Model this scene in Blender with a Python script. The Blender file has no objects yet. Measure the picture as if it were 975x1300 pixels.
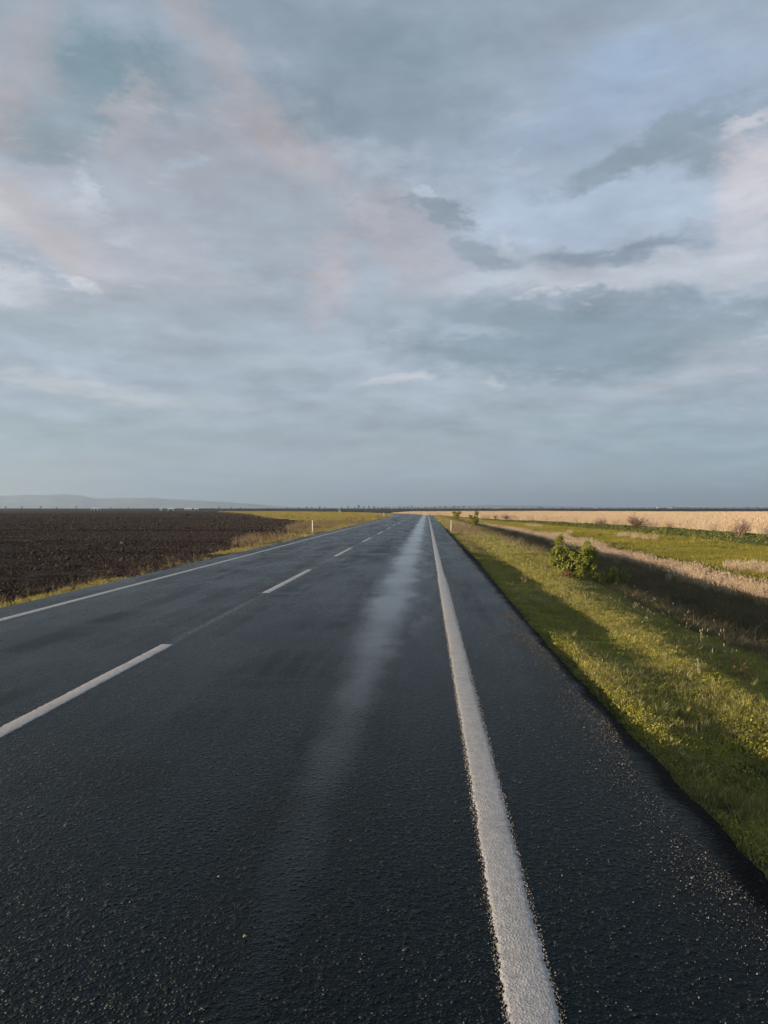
import bpy, math, random
import numpy as np

random.seed(7)
RNG = np.random.default_rng(11)
SC = bpy.context.scene
COL = SC.collection
R = math.radians

# ---------------------------------------------------------------- camera
CAM_H = 1.65
cam_data = bpy.data.cameras.new("camera")
cam_data.sensor_fit = 'VERTICAL'
cam_data.sensor_height = 36.0
cam_data.lens = 36.0 * 940.0 / 1300.0
cam_data.clip_start = 0.05
cam_data.clip_end = 60000.0
cam = bpy.data.objects.new("camera", cam_data)
cam.location = (0, 0, CAM_H)
cam.rotation_euler = (R(90 - 0.305), 0, R(3.336))
COL.objects.link(cam)
SC.camera = cam

# ---------------------------------------------------------------- colour management
SC.view_settings.view_transform = 'Standard'
SC.view_settings.look = 'None'
SC.view_settings.gamma = 1.0
SC.view_settings.exposure = 1.0
SC.cycles.use_denoising = True
SC.cycles.max_bounces = 6
SC.cycles.transparent_max_bounces = 8
SC.cycles.volume_bounces = 0


def lin(c):
    out = []
    for v in c[:3]:
        v = v / 255.0
        out.append(v / 12.92 if v <= 0.04045 else ((v + 0.055) / 1.055) ** 2.4)
    return out


# ---------------------------------------------------------------- sun
SUN_EL = 7.5            # degrees above the horizon
SUN_TRAVEL = 74.0       # light travels towards this bearing (clockwise from +Y): from the left, a little behind
sun_data = bpy.data.lights.new("sun", 'SUN')
sun_data.energy = 5.0
sun_data.angle = R(0.55)
sun_data.color = (1.0, 0.77, 0.52)
sun = bpy.data.objects.new("sun", sun_data)
# a sun shines along its local -Z; lean it over and turn it
sun.rotation_euler = (R(90 - SUN_EL), 0, R(-SUN_TRAVEL))
sun.location = (-40, -10, 30)
COL.objects.link(sun)

# ---------------------------------------------------------------- world: Nishita sky behind a broken cloud deck
world = bpy.data.worlds.new("World")
SC.world = world
world.use_nodes = True
wt = world.node_tree
wt.nodes.clear()


class N:
    """small helper round a node tree"""
    def __init__(self, tree):
        self.t = tree

    def put(self, sock, v):
        if isinstance(v, bpy.types.NodeSocket):
            self.t.links.new(v, sock)
        else:
            if sock.type == 'RGBA' and len(v) == 3:
                v = (*v, 1.0)
            sock.default_value = v

    def node(self, kind, out=0, ins=None, **props):
        n = self.t.nodes.new(kind)
        for k, v in props.items():
            setattr(n, k, v)
        for k, v in (ins or {}).items():
            self.put(n.inputs[k], v)
        return n.outputs[out]

    def math(self, op, a, b=0.0, c=0.0, clamp=False):
        return self.node('ShaderNodeMath', 0, {0: a, 1: b, 2: c}, operation=op, use_clamp=clamp)

    def vmath(self, op, a, b=(0, 0, 0), c=(0, 0, 0), out=0):
        n = self.t.nodes.new('ShaderNodeVectorMath')
        n.operation = op
        self.put(n.inputs[0], a)
        if op == 'SCALE':
            self.put(n.inputs[3], b)
        else:
            self.put(n.inputs[1], b)
            if op == 'MULTIPLY_ADD':
                self.put(n.inputs[2], c)
        return n.outputs[out]

    def ramp(self, v, a, b, lo=0.0, hi=1.0, kind='SMOOTHSTEP'):
        n = self.t.nodes.new('ShaderNodeMapRange')
        n.interpolation_type = kind
        for i, x in enumerate((v, a, b, lo, hi)):
            self.put(n.inputs[i], x)
        return n.outputs[0]

    def mix(self, f, a, b, blend='MIX'):
        n = self.t.nodes.new('ShaderNodeMix')
        n.data_type = 'RGBA'
        n.blend_type = blend
        self.put(n.inputs[0], f)
        self.put(n.inputs[6], a)
        self.put(n.inputs[7], b)
        return n.outputs[2]

    def noise(self, vec, scale, detail=4.0, rough=0.55, out=0, distortion=0.0):
        return self.node('ShaderNodeTexNoise', out, {'Vector': vec, 'Scale': scale, 'Detail': detail,
                                                     'Roughness': rough, 'Distortion': distortion})

    def xyz(self, v):
        n = self.t.nodes.new('ShaderNodeSeparateXYZ')
        self.put(n.inputs[0], v)
        return n.outputs

    def join(self, x, y, z=0.0):
        return self.node('ShaderNodeCombineXYZ', 0, {0: x, 1: y, 2: z})


# cloud masses of the sky as (azimuth, elevation, half width, half height in degrees, tilt, colour, weight, crispness)
SKY_CLOUDS = [
    (-4.4,33.5,20.0,2.9,0,(138,153,166),0.6,0.2),
    (-24.1,28.2,5.3,3.7,5,(119,144,155),0.9,0.4),
    (-27.7,24.7,3.5,1.4,0,(124,149,159),0.7,0.4),
    (-29.7,28.6,2.7,4.6,10,(166,165,169),0.7,0.2),
    (-17.5,31.2,9.1,1.5,38,(177,172,174),0.5,0.35),
    (-22.2,26.9,1.9,2.7,20,(184,176,179),0.6,0.4),
    (-30.2,25.5,1.5,1.8,0,(174,167,169),0.6,0.3),
    (-14.6,23.6,12.9,4.0,10,(166,170,180),0.7,0.35),
    (-3.8,29.1,9.7,5.1,15,(133,149,163),0.85,0.5),
    (1.1,31.7,9.7,3.1,0,(140,157,171),0.6,0.2),
    (5.9,25.0,7.1,3.0,0,(154,170,187),0.6,0.2),
    (-27.7,19.2,6.6,1.8,30,(188,183,187),0.8,0.45),
    (-30.2,19.9,1.9,0.9,30,(198,196,201),0.6,0.3),
    (-24.0,21.9,1.9,1.2,70,(191,200,212),0.8,0.5),
    (-18.3,24.3,1.1,0.7,0,(177,193,210),0.5,0.4),
    (-29.9,15.2,2.9,1.3,10,(209,213,219),0.8,0.5),
    (-25.1,16.0,1.8,0.7,5,(211,215,220),0.8,0.6),
    (-27.8,15.3,3.0,0.5,5,(188,195,204),0.6,0.4),
    (-20.3,18.3,8.4,2.4,20,(170,173,181),0.6,0.2),
    (-11.6,25.5,5.4,1.5,25,(184,176,179),0.5,0.4),
    (-11.0,20.0,6.6,2.7,10,(157,166,178),0.6,0.4),
    (15.5,28.2,12.5,4.2,-10,(160,178,200),0.75,0.25),
    (14.4,30.1,4.4,1.7,0,(152,175,205),0.4,0.4),
    (12.8,21.3,12.3,2.4,0,(177,193,213),0.8,0.3),
    (20.6,26.1,5.6,2.2,-10,(152,170,192),0.6,0.3),
    (16.6,24.4,7.0,1.3,-10,(138,153,166),0.9,0.6),
    (20.0,23.2,2.8,1.4,10,(140,154,166),0.7,0.4),
    (23.1,21.6,2.9,2.6,-20,(204,199,204),0.8,0.4),
    (23.4,25.0,1.6,0.5,-25,(207,206,212),0.7,0.25),
    (23.3,18.6,2.9,2.2,0,(193,195,203),0.7,0.3),
    (-2.3,20.6,4.6,2.2,10,(181,177,184),0.75,0.45),
    (-4.4,21.4,2.1,0.9,30,(198,193,198),0.7,0.5),
    (1.4,21.6,2.9,1.0,10,(140,152,165),0.9,0.7),
    (4.4,18.8,2.9,1.2,22,(143,154,167),0.9,0.7),
    (-0.1,22.7,1.6,0.3,5,(188,200,213),0.6,0.5),
    (6.3,19.2,0.8,1.0,40,(198,206,217),0.6,0.5),
    (13.1,18.6,5.9,0.9,-4,(139,152,167),0.95,0.7),
    (16.7,16.7,12.4,1.6,2,(191,196,205),0.85,0.55),
    (3.5,16.5,4.8,0.8,-12,(186,196,207),0.75,0.4),
    (8.8,15.3,3.5,0.4,-18,(198,204,213),0.75,0.5),
    (1.1,20.1,10.9,1.6,15,(154,165,177),0.4,0.2),
    (-8.0,17.1,2.2,3.9,-10,(183,177,182),0.7,0.4),
    (-3.8,15.7,4.3,2.3,0,(157,168,180),0.5,0.3),
    (12.8,12.4,14.9,2.9,0,(135,151,164),0.92,0.65),
    (14.0,14.7,3.3,1.0,5,(146,158,171),0.85,0.7),
    (20.8,13.3,5.6,1.3,-4,(139,153,165),0.85,0.7),
    (2.9,13.8,5.4,1.3,0,(146,161,173),0.6,0.3),
    (3.5,12.8,3.6,0.5,0,(166,180,193),0.6,0.4),
    (21.8,10.5,4.5,1.6,-5,(172,182,192),0.7,0.35),
    (18.8,9.2,8.4,0.7,-5,(177,184,194),0.6,0.4),
    (-26.0,13.1,6.2,1.4,4,(148,165,174),0.75,0.35),
    (-17.5,14.2,5.2,1.1,8,(152,167,177),0.5,0.3),
    (-17.5,11.9,13.7,1.0,6,(166,177,187),0.5,0.3),
    (-26.2,8.5,7.8,0.8,6,(189,195,202),0.8,0.5),
    (-18.6,8.2,7.4,0.5,6,(174,184,194),0.6,0.4),
    (-14.6,10.3,8.2,0.8,8,(154,169,179),0.5,0.3),
    (-10.5,11.3,7.2,0.8,6,(170,182,193),0.5,0.3),
    (-3.1,9.6,2.7,0.5,-6,(202,201,207),0.6,0.5),
    (4.8,9.3,1.2,0.3,8,(204,206,211),0.5,0.5),
    (1.1,8.4,10.9,0.5,0,(165,177,188),0.5,0.3),
    (-24.1,5.4,10.6,2.3,0,(154,172,180),0.5,0.1),
    (4.7,6.3,11.9,1.2,0,(152,168,179),0.4,0.2),
    (0.2,17.4,3.6,2.2,10,(177,177,186),0.6,0.5),
    (-23.1,14.8,10.8,1.6,0,(163,170,180),0.5,0.3),
    (19.3,3.9,11.4,3.4,0,(143,166,181),0.6,0.1),
    (-28.8,2.5,7.5,1.6,0,(165,176,182),0.6,0.1),
]


w = N(wt)
direction = w.node('ShaderNodeTexCoord', 0)          # Generated = view direction
dvec = wt.nodes[-1].outputs['Generated']
dx, dy, dz = w.xyz(dvec)[:3]
az = w.math('MULTIPLY', w.math('ARCTAN2', dx, dy), 180 / math.pi)
hyp = w.math('SQRT', w.math('ADD', w.math('MULTIPLY', dx, dx), w.math('MULTIPLY', dy, dy)))
el = w.math('MULTIPLY', w.math('ARCTAN2', dz, hyp), 180 / math.pi)
el_up = w.math('MAXIMUM', el, 0.0)
# cloud-deck coordinates: the deck is a flat layer, so it compresses towards the horizon
deck_d = w.math('ADD', w.math('ABSOLUTE', dz), 0.16)
deck = w.join(w.math('DIVIDE', dx, deck_d), w.math('DIVIDE', dy, deck_d), 0.0)

warp_big = w.noise(deck, 1.5, 6.0, 0.58, out=1)
warp_small = w.noise(w.vmath('MULTIPLY', dvec, (1, 1, 2.2)), 9.0, 7.0, 0.62, out=1)
off = w.vmath('MULTIPLY_ADD', w.vmath('SUBTRACT', warp_big, (0.5, 0.5, 0.5)), (9.0, 5.0, 0.0),
              w.vmath('MULTIPLY', w.vmath('SUBTRACT', warp_small, (0.5, 0.5, 0.5)), (8.0, 6.0, 0.0)))
damp = w.ramp(el, 0.0, 26.0, 0.22, 1.0, 'LINEAR')
uv = w.vmath('MULTIPLY_ADD', w.vmath('MULTIPLY', off, w.join(damp, damp, 0.0)), (1, 1, 0), w.join(az, el, 0.0))

# base tone of the overcast veil by elevation
base = w.mix(w.ramp(el, 0.0, 6.0), lin((154, 170, 185)), lin((162, 174, 188)))
base = w.mix(w.ramp(el, 8.0, 20.0), base, lin((168, 177, 190)))
base = w.mix(w.ramp(el, 22.0, 36.0), base, lin((147, 160, 174)))
base = w.mix(w.ramp(el, 36.0, 75.0), base, lin((80, 102, 120)))
rag = w.noise(w.vmath('MULTIPLY', dvec, (1, 1, 1.8)), 17.0, 8.0, 0.68, distortion=0.3)
rag2 = w.noise(deck, 4.5, 7.0, 0.62)
rag = w.math('MULTIPLY_ADD', w.math('SUBTRACT', w.math('ADD', rag, rag2), 1.0), 1.5, 0.0)
rag_fine = w.math('SUBTRACT', w.noise(w.vmath('MULTIPLY', dvec, (1, 1, 2.4)), 60.0, 6.0, 0.65), 0.47)
col = base
for (a0, e0, ra, re, rot, rgb, wgt, hard) in SKY_CLOUDS:
    m = wt.nodes.new('ShaderNodeMapping')
    m.vector_type = 'TEXTURE'
    # (the tiny term chains the masses one after another, so the shader never holds them all at once)
    wt.links.new(w.vmath('MULTIPLY_ADD', col, (1e-6, 1e-6, 0), uv), m.inputs[0])
    m.inputs[1].default_value = (a0, e0, 0)
    m.inputs[2].default_value = (0, 0, R(-rot))
    m.inputs[3].default_value = (ra, re, 1)
    ln = w.vmath('LENGTH', m.outputs[0], out=1)
    small = min(1.0, max(0.0, (5.0 - ra) / 4.0)) * hard
    ln = w.math('ADD', ln, w.math('MULTIPLY', rag, 0.5 + 0.5 * hard))
    if small > 0.1:
        ln = w.math('ADD', ln, w.math('MULTIPLY', rag_fine, 5.0 * small))
    f = w.ramp(ln, 1.4 - 0.2 * hard, 0.1 + 0.75 * hard, 0.0, wgt)
    col = w.mix(f, col, lin(rgb))

# fine cloud grain over everything, streaked near the horizon because it lives on the deck
g1 = w.noise(deck, 3.2, 8.0, 0.6)
g2 = w.noise(w.vmath('MULTIPLY', dvec, (1, 1, 3.2)), 6.5, 8.0, 0.62, distortion=0.4)
g3 = w.noise(w.join(w.math('MULTIPLY', az, 0.035), w.math('MULTIPLY', el, 0.32), 3.0), 1.6, 6.0, 0.55)
grain = w.math('ADD', w.ramp(g1, 0.3, 0.7, -0.14, 0.14, 'LINEAR'), w.ramp(g2, 0.3, 0.7, -0.11, 0.11, 'LINEAR'))
grain = w.math('ADD', grain, w.math('MULTIPLY', w.ramp(g3, 0.3, 0.7, -0.07, 0.07, 'LINEAR'), w.ramp(el, 22.0, 8.0)))
grain = w.math('ADD', grain, w.math('MULTIPLY', rag, 0.07))
grain = w.math('MULTIPLY', grain, w.ramp(el, 0.2, 9.0, 0.30, 1.0))
col = w.vmath('SCALE', col, w.math('ADD', 1.0, grain))
# thin torn wisps catching the light
wn = w.noise(w.vmath('MULTIPLY', dvec, (1, 1, 3.4)), 15.0, 9.0, 0.7, distortion=0.5)
wm = w.math('MULTIPLY', w.ramp(wn, 0.54, 0.74), w.ramp(w.noise(deck, 1.9, 3.0, 0.5), 0.44, 0.62))
wm = w.math('MULTIPLY', wm, w.math('MULTIPLY', w.ramp(el, 4.0, 9.0), w.ramp(el, 40.0, 20.0)))
col = w.mix(w.math('MULTIPLY', wm, 0.75), col, lin((190, 195, 204)))
# warm flush on the higher, rougher parts of the deck on the sunward side
flush = w.ramp(w.noise(deck, 2.1, 6.0, 0.6, distortion=0.8), 0.5, 0.72, 0.0, 0.16)
flush = w.math('MULTIPLY', flush, w.ramp(el, 6.0, 16.0))
flush = w.math('MULTIPLY', flush, w.ramp(az, 10.0, -12.0))
col = w.mix(flush, col, w.vmath('MULTIPLY', col, (1.16, 1.0, 0.94)))

nishita = wt.nodes.new('ShaderNodeTexSky')
nishita.sky_type = 'NISHITA'
nishita.sun_disc = False
nishita.sun_elevation = R(SUN_EL)
nishita.sun_rotation = R(SUN_TRAVEL + 180.0)
nishita.air_density = 1.0
nishita.dust_density = 1.0
nishita.ozone_density = 1.5
SKY_STRENGTH = 0.08
cover = w.ramp(w.noise(deck, 1.3, 6.0, 0.55), 0.42, 0.66, 0.86, 0.98)
# the cloud layer's radiance is divided by the background strength so both share one Background node
clouds = w.vmath('SCALE', col, 0.555 / SKY_STRENGTH)
final = w.mix(cover, nishita.outputs[0], clouds)
bg = wt.nodes.new('ShaderNodeBackground')
wt.links.new(final, bg.inputs[0])
bg.inputs[1].default_value = SKY_STRENGTH
wo = wt.nodes.new('ShaderNodeOutputWorld')
wt.links.new(bg.outputs[0], wo.inputs[0])


# ================================================================= helpers
def material(name):
    m = bpy.data.materials.new(name)
    m.use_nodes = True
    m.node_tree.nodes.clear()
    n = N(m.node_tree)
    out = m.node_tree.nodes.new('ShaderNodeOutputMaterial')
    return m, n, out


def principled(n, out, color, rough=0.9, normal=None, spec=0.3, **extra):
    b = n.t.nodes.new('ShaderNodeBsdfPrincipled')
    n.put(b.inputs['Base Color'], color)
    n.put(b.inputs['Roughness'], rough)
    n.put(b.inputs['Specular IOR Level'], spec)
    if normal is not None:
        n.put(b.inputs['Normal'], normal)
    for k, v in extra.items():
        n.put(b.inputs[k.replace('_', ' ')], v)
    n.t.links.new(b.outputs[0], out.inputs[0])
    return b


def bump(n, height, dist, strength=1.0, normal=None):
    ins = {'Height': height, 'Distance': dist, 'Strength': strength}
    if normal is not None:
        ins['Normal'] = normal
    return n.node('ShaderNodeBump', 0, ins)


def mesh_obj(name, verts, faces, mat=None, parent=None, smooth=False, link=True):
    me = bpy.data.meshes.new(name)
    v = np.asarray(verts, dtype=np.float32)
    if isinstance(faces, np.ndarray):
        k = faces.shape[1]
        me.vertices.add(len(v))
        me.vertices.foreach_set('co', v.ravel())
        me.loops.add(faces.size)
        me.loops.foreach_set('vertex_index', faces.ravel().astype(np.int32))
        me.polygons.add(len(faces))
        me.polygons.foreach_set('loop_start', np.arange(0, faces.size, k, dtype=np.int32))
        me.polygons.foreach_set('loop_total', np.full(len(faces), k, dtype=np.int32))
        me.update(calc_edges=True)
    else:
        me.from_pydata([tuple(map(float, p)) for p in v], [], [tuple(int(i) for i in f) for f in faces])
        me.update()
    if smooth:
        me.polygons.foreach_set('use_smooth', np.ones(len(me.polygons), dtype=bool))
    if mat:
        me.materials.append(mat)
    o = bpy.data.objects.new(name, me)
    if link:
        COL.objects.link(o)
    if parent:
        o.parent = parent
    return o


def structure(o):
    o['kind'] = 'structure'
    return o


def tag(o, label, cat, group=None, kind=None):
    o['label'] = label
    o['category'] = cat
    if group:
        o['group'] = group
    if kind:
        o['kind'] = kind
    return o


def thing(name, label, cat, loc, rotz=0.0, group=None, scale=1.0):
    o = bpy.data.objects.new(name, None)
    o.empty_display_size = 0.2
    COL.objects.link(o)
    o.location = loc
    o.rotation_euler = (0, 0, rotz)
    o.scale = (scale,) * 3
    return tag(o, label, cat, group)


def copy_thing(src, loc, rotz=0.0, scale=1.0, label=None):
    r = src.copy()
    COL.objects.link(r)
    r.location = loc
    r.rotation_euler = (0, 0, rotz)
    r.scale = (scale,) * 3 if not isinstance(scale, tuple) else scale
    if label:
        r['label'] = label
    for ch in list(src.children):
        c = ch.copy()
        COL.objects.link(c)
        c.parent = r
        for g in list(ch.children):
            d = g.copy()
            COL.objects.link(d)
            d.parent = c
    return r


def vnoise(x, y, seed=0):
    """smooth value noise in 0..1 on numpy arrays"""
    xi = np.floor(x).astype(np.int64)
    yi = np.floor(y).astype(np.int64)
    xf = x - xi
    yf = y - yi

    def h(a, b):
        v = (a * 374761393 + b * 668265263 + seed * 974634777) & 0x7fffffff
        v = ((v ^ (v >> 13)) * 1274126177) & 0x7fffffff
        return ((v ^ (v >> 16)) & 0xffff) / 65535.0
    u = xf * xf * (3 - 2 * xf)
    v = yf * yf * (3 - 2 * yf)
    return (h(xi, yi) * (1 - u) * (1 - v) + h(xi + 1, yi) * u * (1 - v)
            + h(xi, yi + 1) * (1 - u) * v + h(xi + 1, yi + 1) * u * v)


def fbm(x, y, seed=0, octaves=4):
    t = 0.0
    a = 0.5
    s = 0.0
    for i in range(octaves):
        t = t + a * vnoise(x * 2 ** i, y * 2 ** i, seed + i * 17)
        s += a
        a *= 0.5
    return t / s


# ================================================================= the lie of the land
BEND_Y, BEND_R = 150.0, 300.0          # the road is straight to here, then swings left
ROAD_L, ROAD_R = -7.08, 1.52


def lateral(x, y):
    """distance right of the road axis reference line"""
    x = np.asarray(x, dtype=float)
    y = np.asarray(y, dtype=float)
    yy = np.maximum(y - BEND_Y, 0.0)
    curved = np.hypot(x + BEND_R, yy) - BEND_R
    return np.where(y > BEND_Y, curved, x)


def squeeze(y):
    return np.interp(y, [-200, 50, 75, 92, 107, 145, 170, 400], [1, 1, .93, .81, .70, .34, .24, .2])


PX = [-9999, -60, -30, -12, -9, -7.7, -7.25, -7.05, 1.50, 1.58, 1.8, 2.2, 2.65, 3.0, 3.6, 4.3, 5.2, 6.3, 7.4, 8.5, 10, 12, 20, 22.4, 23.6, 25, 27.5, 60, 9999]
PZ = [-.30, -.30, -.28, -.24, -.20, -.14, -.10, -.12, -.12, -.10, -.17, -.235, -.235, -.175, -.185, -.215, -.58, -1.38, -1.38, -1.22, -1.10, -1.08, -1.04, -.97, -.48, -.42, -.70, -.75, -.75]


def rel(x, y):
    """cross-section coordinate: right of the road the section narrows with distance"""
    u = lateral(x, y)
    s = squeeze(y)
    return np.where(u > 1.53, 1.53 + (u - 1.53) / s, u)


def height(x, y):
    x = np.asarray(x, dtype=float)
    y = np.asarray(y, dtype=float)
    r = rel(x, y)
    # the lit shoulder of the verge gets narrower towards the viewer
    xe = np.interp(y, [-50, 10, 16, 20, 30], [3.3, 3.3, 3.42, 3.75, 4.6])
    rr = np.where((r > 3.0) & (r < xe), 3.0 + (r - 3.0) * 1.3 / (xe - 3.0), r)
    rr = np.where((r >= xe) & (r < 5.2), 4.3 + (r - xe) * .9 / (5.2 - xe), rr)
    z = np.interp(rr, PX, PZ)
    s = squeeze(y)
    right = r > 1.53
    z = np.where(right & (r < 26), -0.12 + (z + 0.12) * (0.35 + 0.65 * s), z)
    # the verge lies almost level with the asphalt for a stretch, then drops again towards the viewer
    lift = np.interp(y, [-50, 3.6, 5.2, 6.4, 8.0, 9.6, 11, 400], [0, 0, .6, 1, 1, .55, 0, 0])
    band = np.interp(r, [1.55, 1.75, 2.85, 3.2], [0, 1, .8, 0])
    z = z + lift * band * 0.125
    low = np.interp(y, [-50, 4.2, 6.0], [1, 1, 0])
    z = z - low * np.interp(r, [1.55, 2.0, 4.0, 6.0], [0, .10, .12, 0])
    # rolling unevenness off the carriageway
    off = np.clip((r - 1.6) / 1.0, 0, 1) + np.clip((-7.3 - r) / 1.5, 0, 1)
    near = np.interp(np.hypot(x, y), [0, 120, 400], [1, 1, .3])
    z = z + off * near * ((fbm(x * .55, y * .4, 3, 3) - .5) * .10 + (fbm(x * 2.3, y * 1.6, 9, 3) - .5) * .045)
    # grassy rise beyond the corner of the ploughed field
    m = np.interp(y, [85, 120, 300, 420], [0, 1, 1, 0]) * np.clip((field_edge(y) * -1 + x) / 3.0, 0, 1) * np.clip((-7.6 - r) / 3.0, 0, 1)
    z = z + m * 0.32
    return z


def field_edge(y):
    """x of the edge between the left verge and the ploughed soil"""
    return np.interp(y, [-60, 12, 18, 38, 60, 91, 104, 140, 215, 300, 420], [-7.5, -7.5, -7.8, -8.9, -10.4, -12.9, -17, -30, -51, -80, -140])


def zone(x, y):
    """0 verge/grass, 1 ploughed, 2 reed bed, 3 far plain"""
    r = rel(x, y)
    u = lateral(x, y)
    out = np.zeros(np.shape(x), dtype=int)
    out = np.where((u < -7.0) & ((x < field_edge(y)) | ((y < 30) & (u < -7.22))), 1, out)
    out = np.where((r > 25.5), 2, out)
    out = np.where((y > 230) & (u > 2.5) & (x > -.040 * y), 2, out)
    far = np.hypot(x, y)
    out = np.where(far > 560, 3, out)
    out = np.where((far > 330) & (out == 2), 3, out)
    out = np.where((far > 330) & (out == 0), 3, out)
    return out


# ================================================================= ground materials
def soil_material():
    m, n, out = material('ploughed_soil')
    p = n.node('ShaderNodeTexCoord', 3)
    a = n.noise(p, 1.1, 6, .6)
    b = n.noise(p, 9.0, 6, .65)
    rows = n.noise(n.vmath('MULTIPLY', p, (0.015, 0.16, 1)), 1.0, 3, .5)
    c = n.mix(n.ramp(a, .3, .7), (0.018, 0.0125, 0.010), (0.036, 0.026, 0.021))
    c = n.mix(n.ramp(b, .55, .75, 0, .7), c, (0.065, 0.047, 0.038))
    c = n.mix(n.ramp(rows, .45, .62, 0, .5), c, (0.060, 0.040, 0.032))
    nm = bump(n, n.math('ADD', n.noise(p, 7.0, 8, .7), n.noise(p, 1.9, 5, .6)), 0.25)
    principled(n, out, c, .95, nm, .15)
    return m


def clod_material():
    m, n, out = material('soil_clod')
    p = n.node('ShaderNodeTexCoord', 3)
    rnd = n.node('ShaderNodeObjectInfo', 5)
    c = n.mix(rnd, (0.019, 0.0150, 0.0135), (0.088, 0.066, 0.054))
    c = n.mix(n.ramp(n.noise(p, 20, 4, .6), .4, .7, 0, .5), c, (0.030, 0.022, 0.018))
    wp = n.t.nodes.new('ShaderNodeNewGeometry').outputs['Position']
    bands = n.noise(n.vmath('MULTIPLY', wp, (0.012, 0.14, 0)), 1.0, 4, .6)
    c = n.mix(n.ramp(bands, .42, .62, 0, .55), c, (0.066, 0.053, 0.045))
    c = n.mix(n.ramp(bands, .44, .34, 0, .6), c, (0.016, 0.012, 0.0105))
    principled(n, out, c, .95, bump(n, n.noise(p, 30, 5, .6), .02), .15)
    return m


def grass_ground_material():
    m, n, out = material('mossy_turf')
    p = n.node('ShaderNodeTexCoord', 3)
    a = n.noise(p, .8, 5, .6)
    b = n.noise(p, 13.0, 6, .65)
    c = n.mix(n.ramp(b, .35, .7), (0.030, 0.040, 0.012), (0.085, 0.110, 0.022))
    c = n.mix(n.ramp(a, .5, .72, 0, .55), c, (0.080, 0.062, 0.035))
    # ditch bed and bare mud lie low
    z = n.xyz(p)[2]
    c = n.mix(n.ramp(z, -1.22, -1.34), c, (0.028, 0.021, 0.016))
    nm = bump(n, n.math('ADD', n.noise(p, 35, 8, .7), n.noise(p, 6, 5, .6)), .05)
    principled(n, out, c, .9, nm, .2)
    return m


def litter_material():
    m, n, out = material('reed_litter')
    p = n.node('ShaderNodeTexCoord', 3)
    c = n.mix(n.ramp(n.noise(p, .25, 6, .6), .35, .7), (0.30, 0.21, 0.125), (0.44, 0.33, 0.20))
    c = n.mix(n.ramp(n.noise(p, 4, 6, .7), .4, .7, 0, .6), c, (0.17, 0.115, 0.07))
    principled(n, out, c, .95, bump(n, n.noise(p, 6, 8, .7), .3), .1)
    return m


def plain_material():
    m, n, out = material('far_fields')
    p = n.node('ShaderNodeTexCoord', 3)
    q = n.vmath('MULTIPLY', p, (0.0016, 0.0075, 0))
    a = n.noise(q, 1.0, 2, .4)
    c = n.mix(n.ramp(a, .40, .44), (0.040, 0.052, 0.032), (0.038, 0.026, 0.020))
    c = n.mix(n.ramp(a, .56, .59), c, (0.085, 0.052, 0.030))
    c = n.mix(n.ramp(n.noise(p, .03, 5, .6), .5, .7, 0, .5), c, (0.030, 0.036, 0.022))
    principled(n, out, c, .95, bump(n, n.noise(p, .6, 6, .7), 1.0), .1)
    return m


GROUND_MATS = [grass_ground_material(), soil_material(), litter_material(), plain_material()]


def axis(near, step, far, growth):
    v = [0.0]
    d = step
    while v[-1] < far:
        if v[-1] > near:
            d *= growth
        v.append(v[-1] + d)
    return np.array(v)


def build_ground():
    right = axis(30, .16, 9200, 1.085)
    left = -axis(16, .22, 9200, 1.085)[1:][::-1]
    xs = np.concatenate([left, right])
    ys = np.concatenate([-axis(8, .5, 9200, 1.5)[1:][::-1], axis(16, .16, 9200, 1.022)])
    X, Y = np.meshgrid(xs, ys)
    Z = height(X, Y)
    # soil clod relief in the ploughed land
    zn = zone(X, Y)
    soil = (zn == 1) & (np.hypot(X, Y) < 150)
    Z = np.where(soil, Z + (fbm(X * 1.7, Y * 1.7, 31, 3) - .5) * .13 * np.clip((field_edge(Y) - X) / .8, 0, 1), Z)
    nx, ny = len(xs), len(ys)
    V = np.stack([X, Y, Z], -1).reshape(-1, 3)
    idx = np.arange(nx * ny).reshape(ny, nx)
    Q = np.stack([idx[:-1, :-1], idx[:-1, 1:], idx[1:, 1:], idx[1:, :-1]], -1).reshape(-1, 4)
    cx = V[Q].mean(1)
    cz = zone(cx[:, 0], cx[:, 1])
    names = ['grassy_ground', 'ploughed_field', 'reed_bed_ground', 'far_plain']
    for k in range(4):
        q = Q[cz == k]
        used, inv = np.unique(q, return_inverse=True)
        structure(mesh_obj(names[k], V[used], inv.reshape(-1, 4), GROUND_MATS[k], smooth=True))


build_ground()


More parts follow.
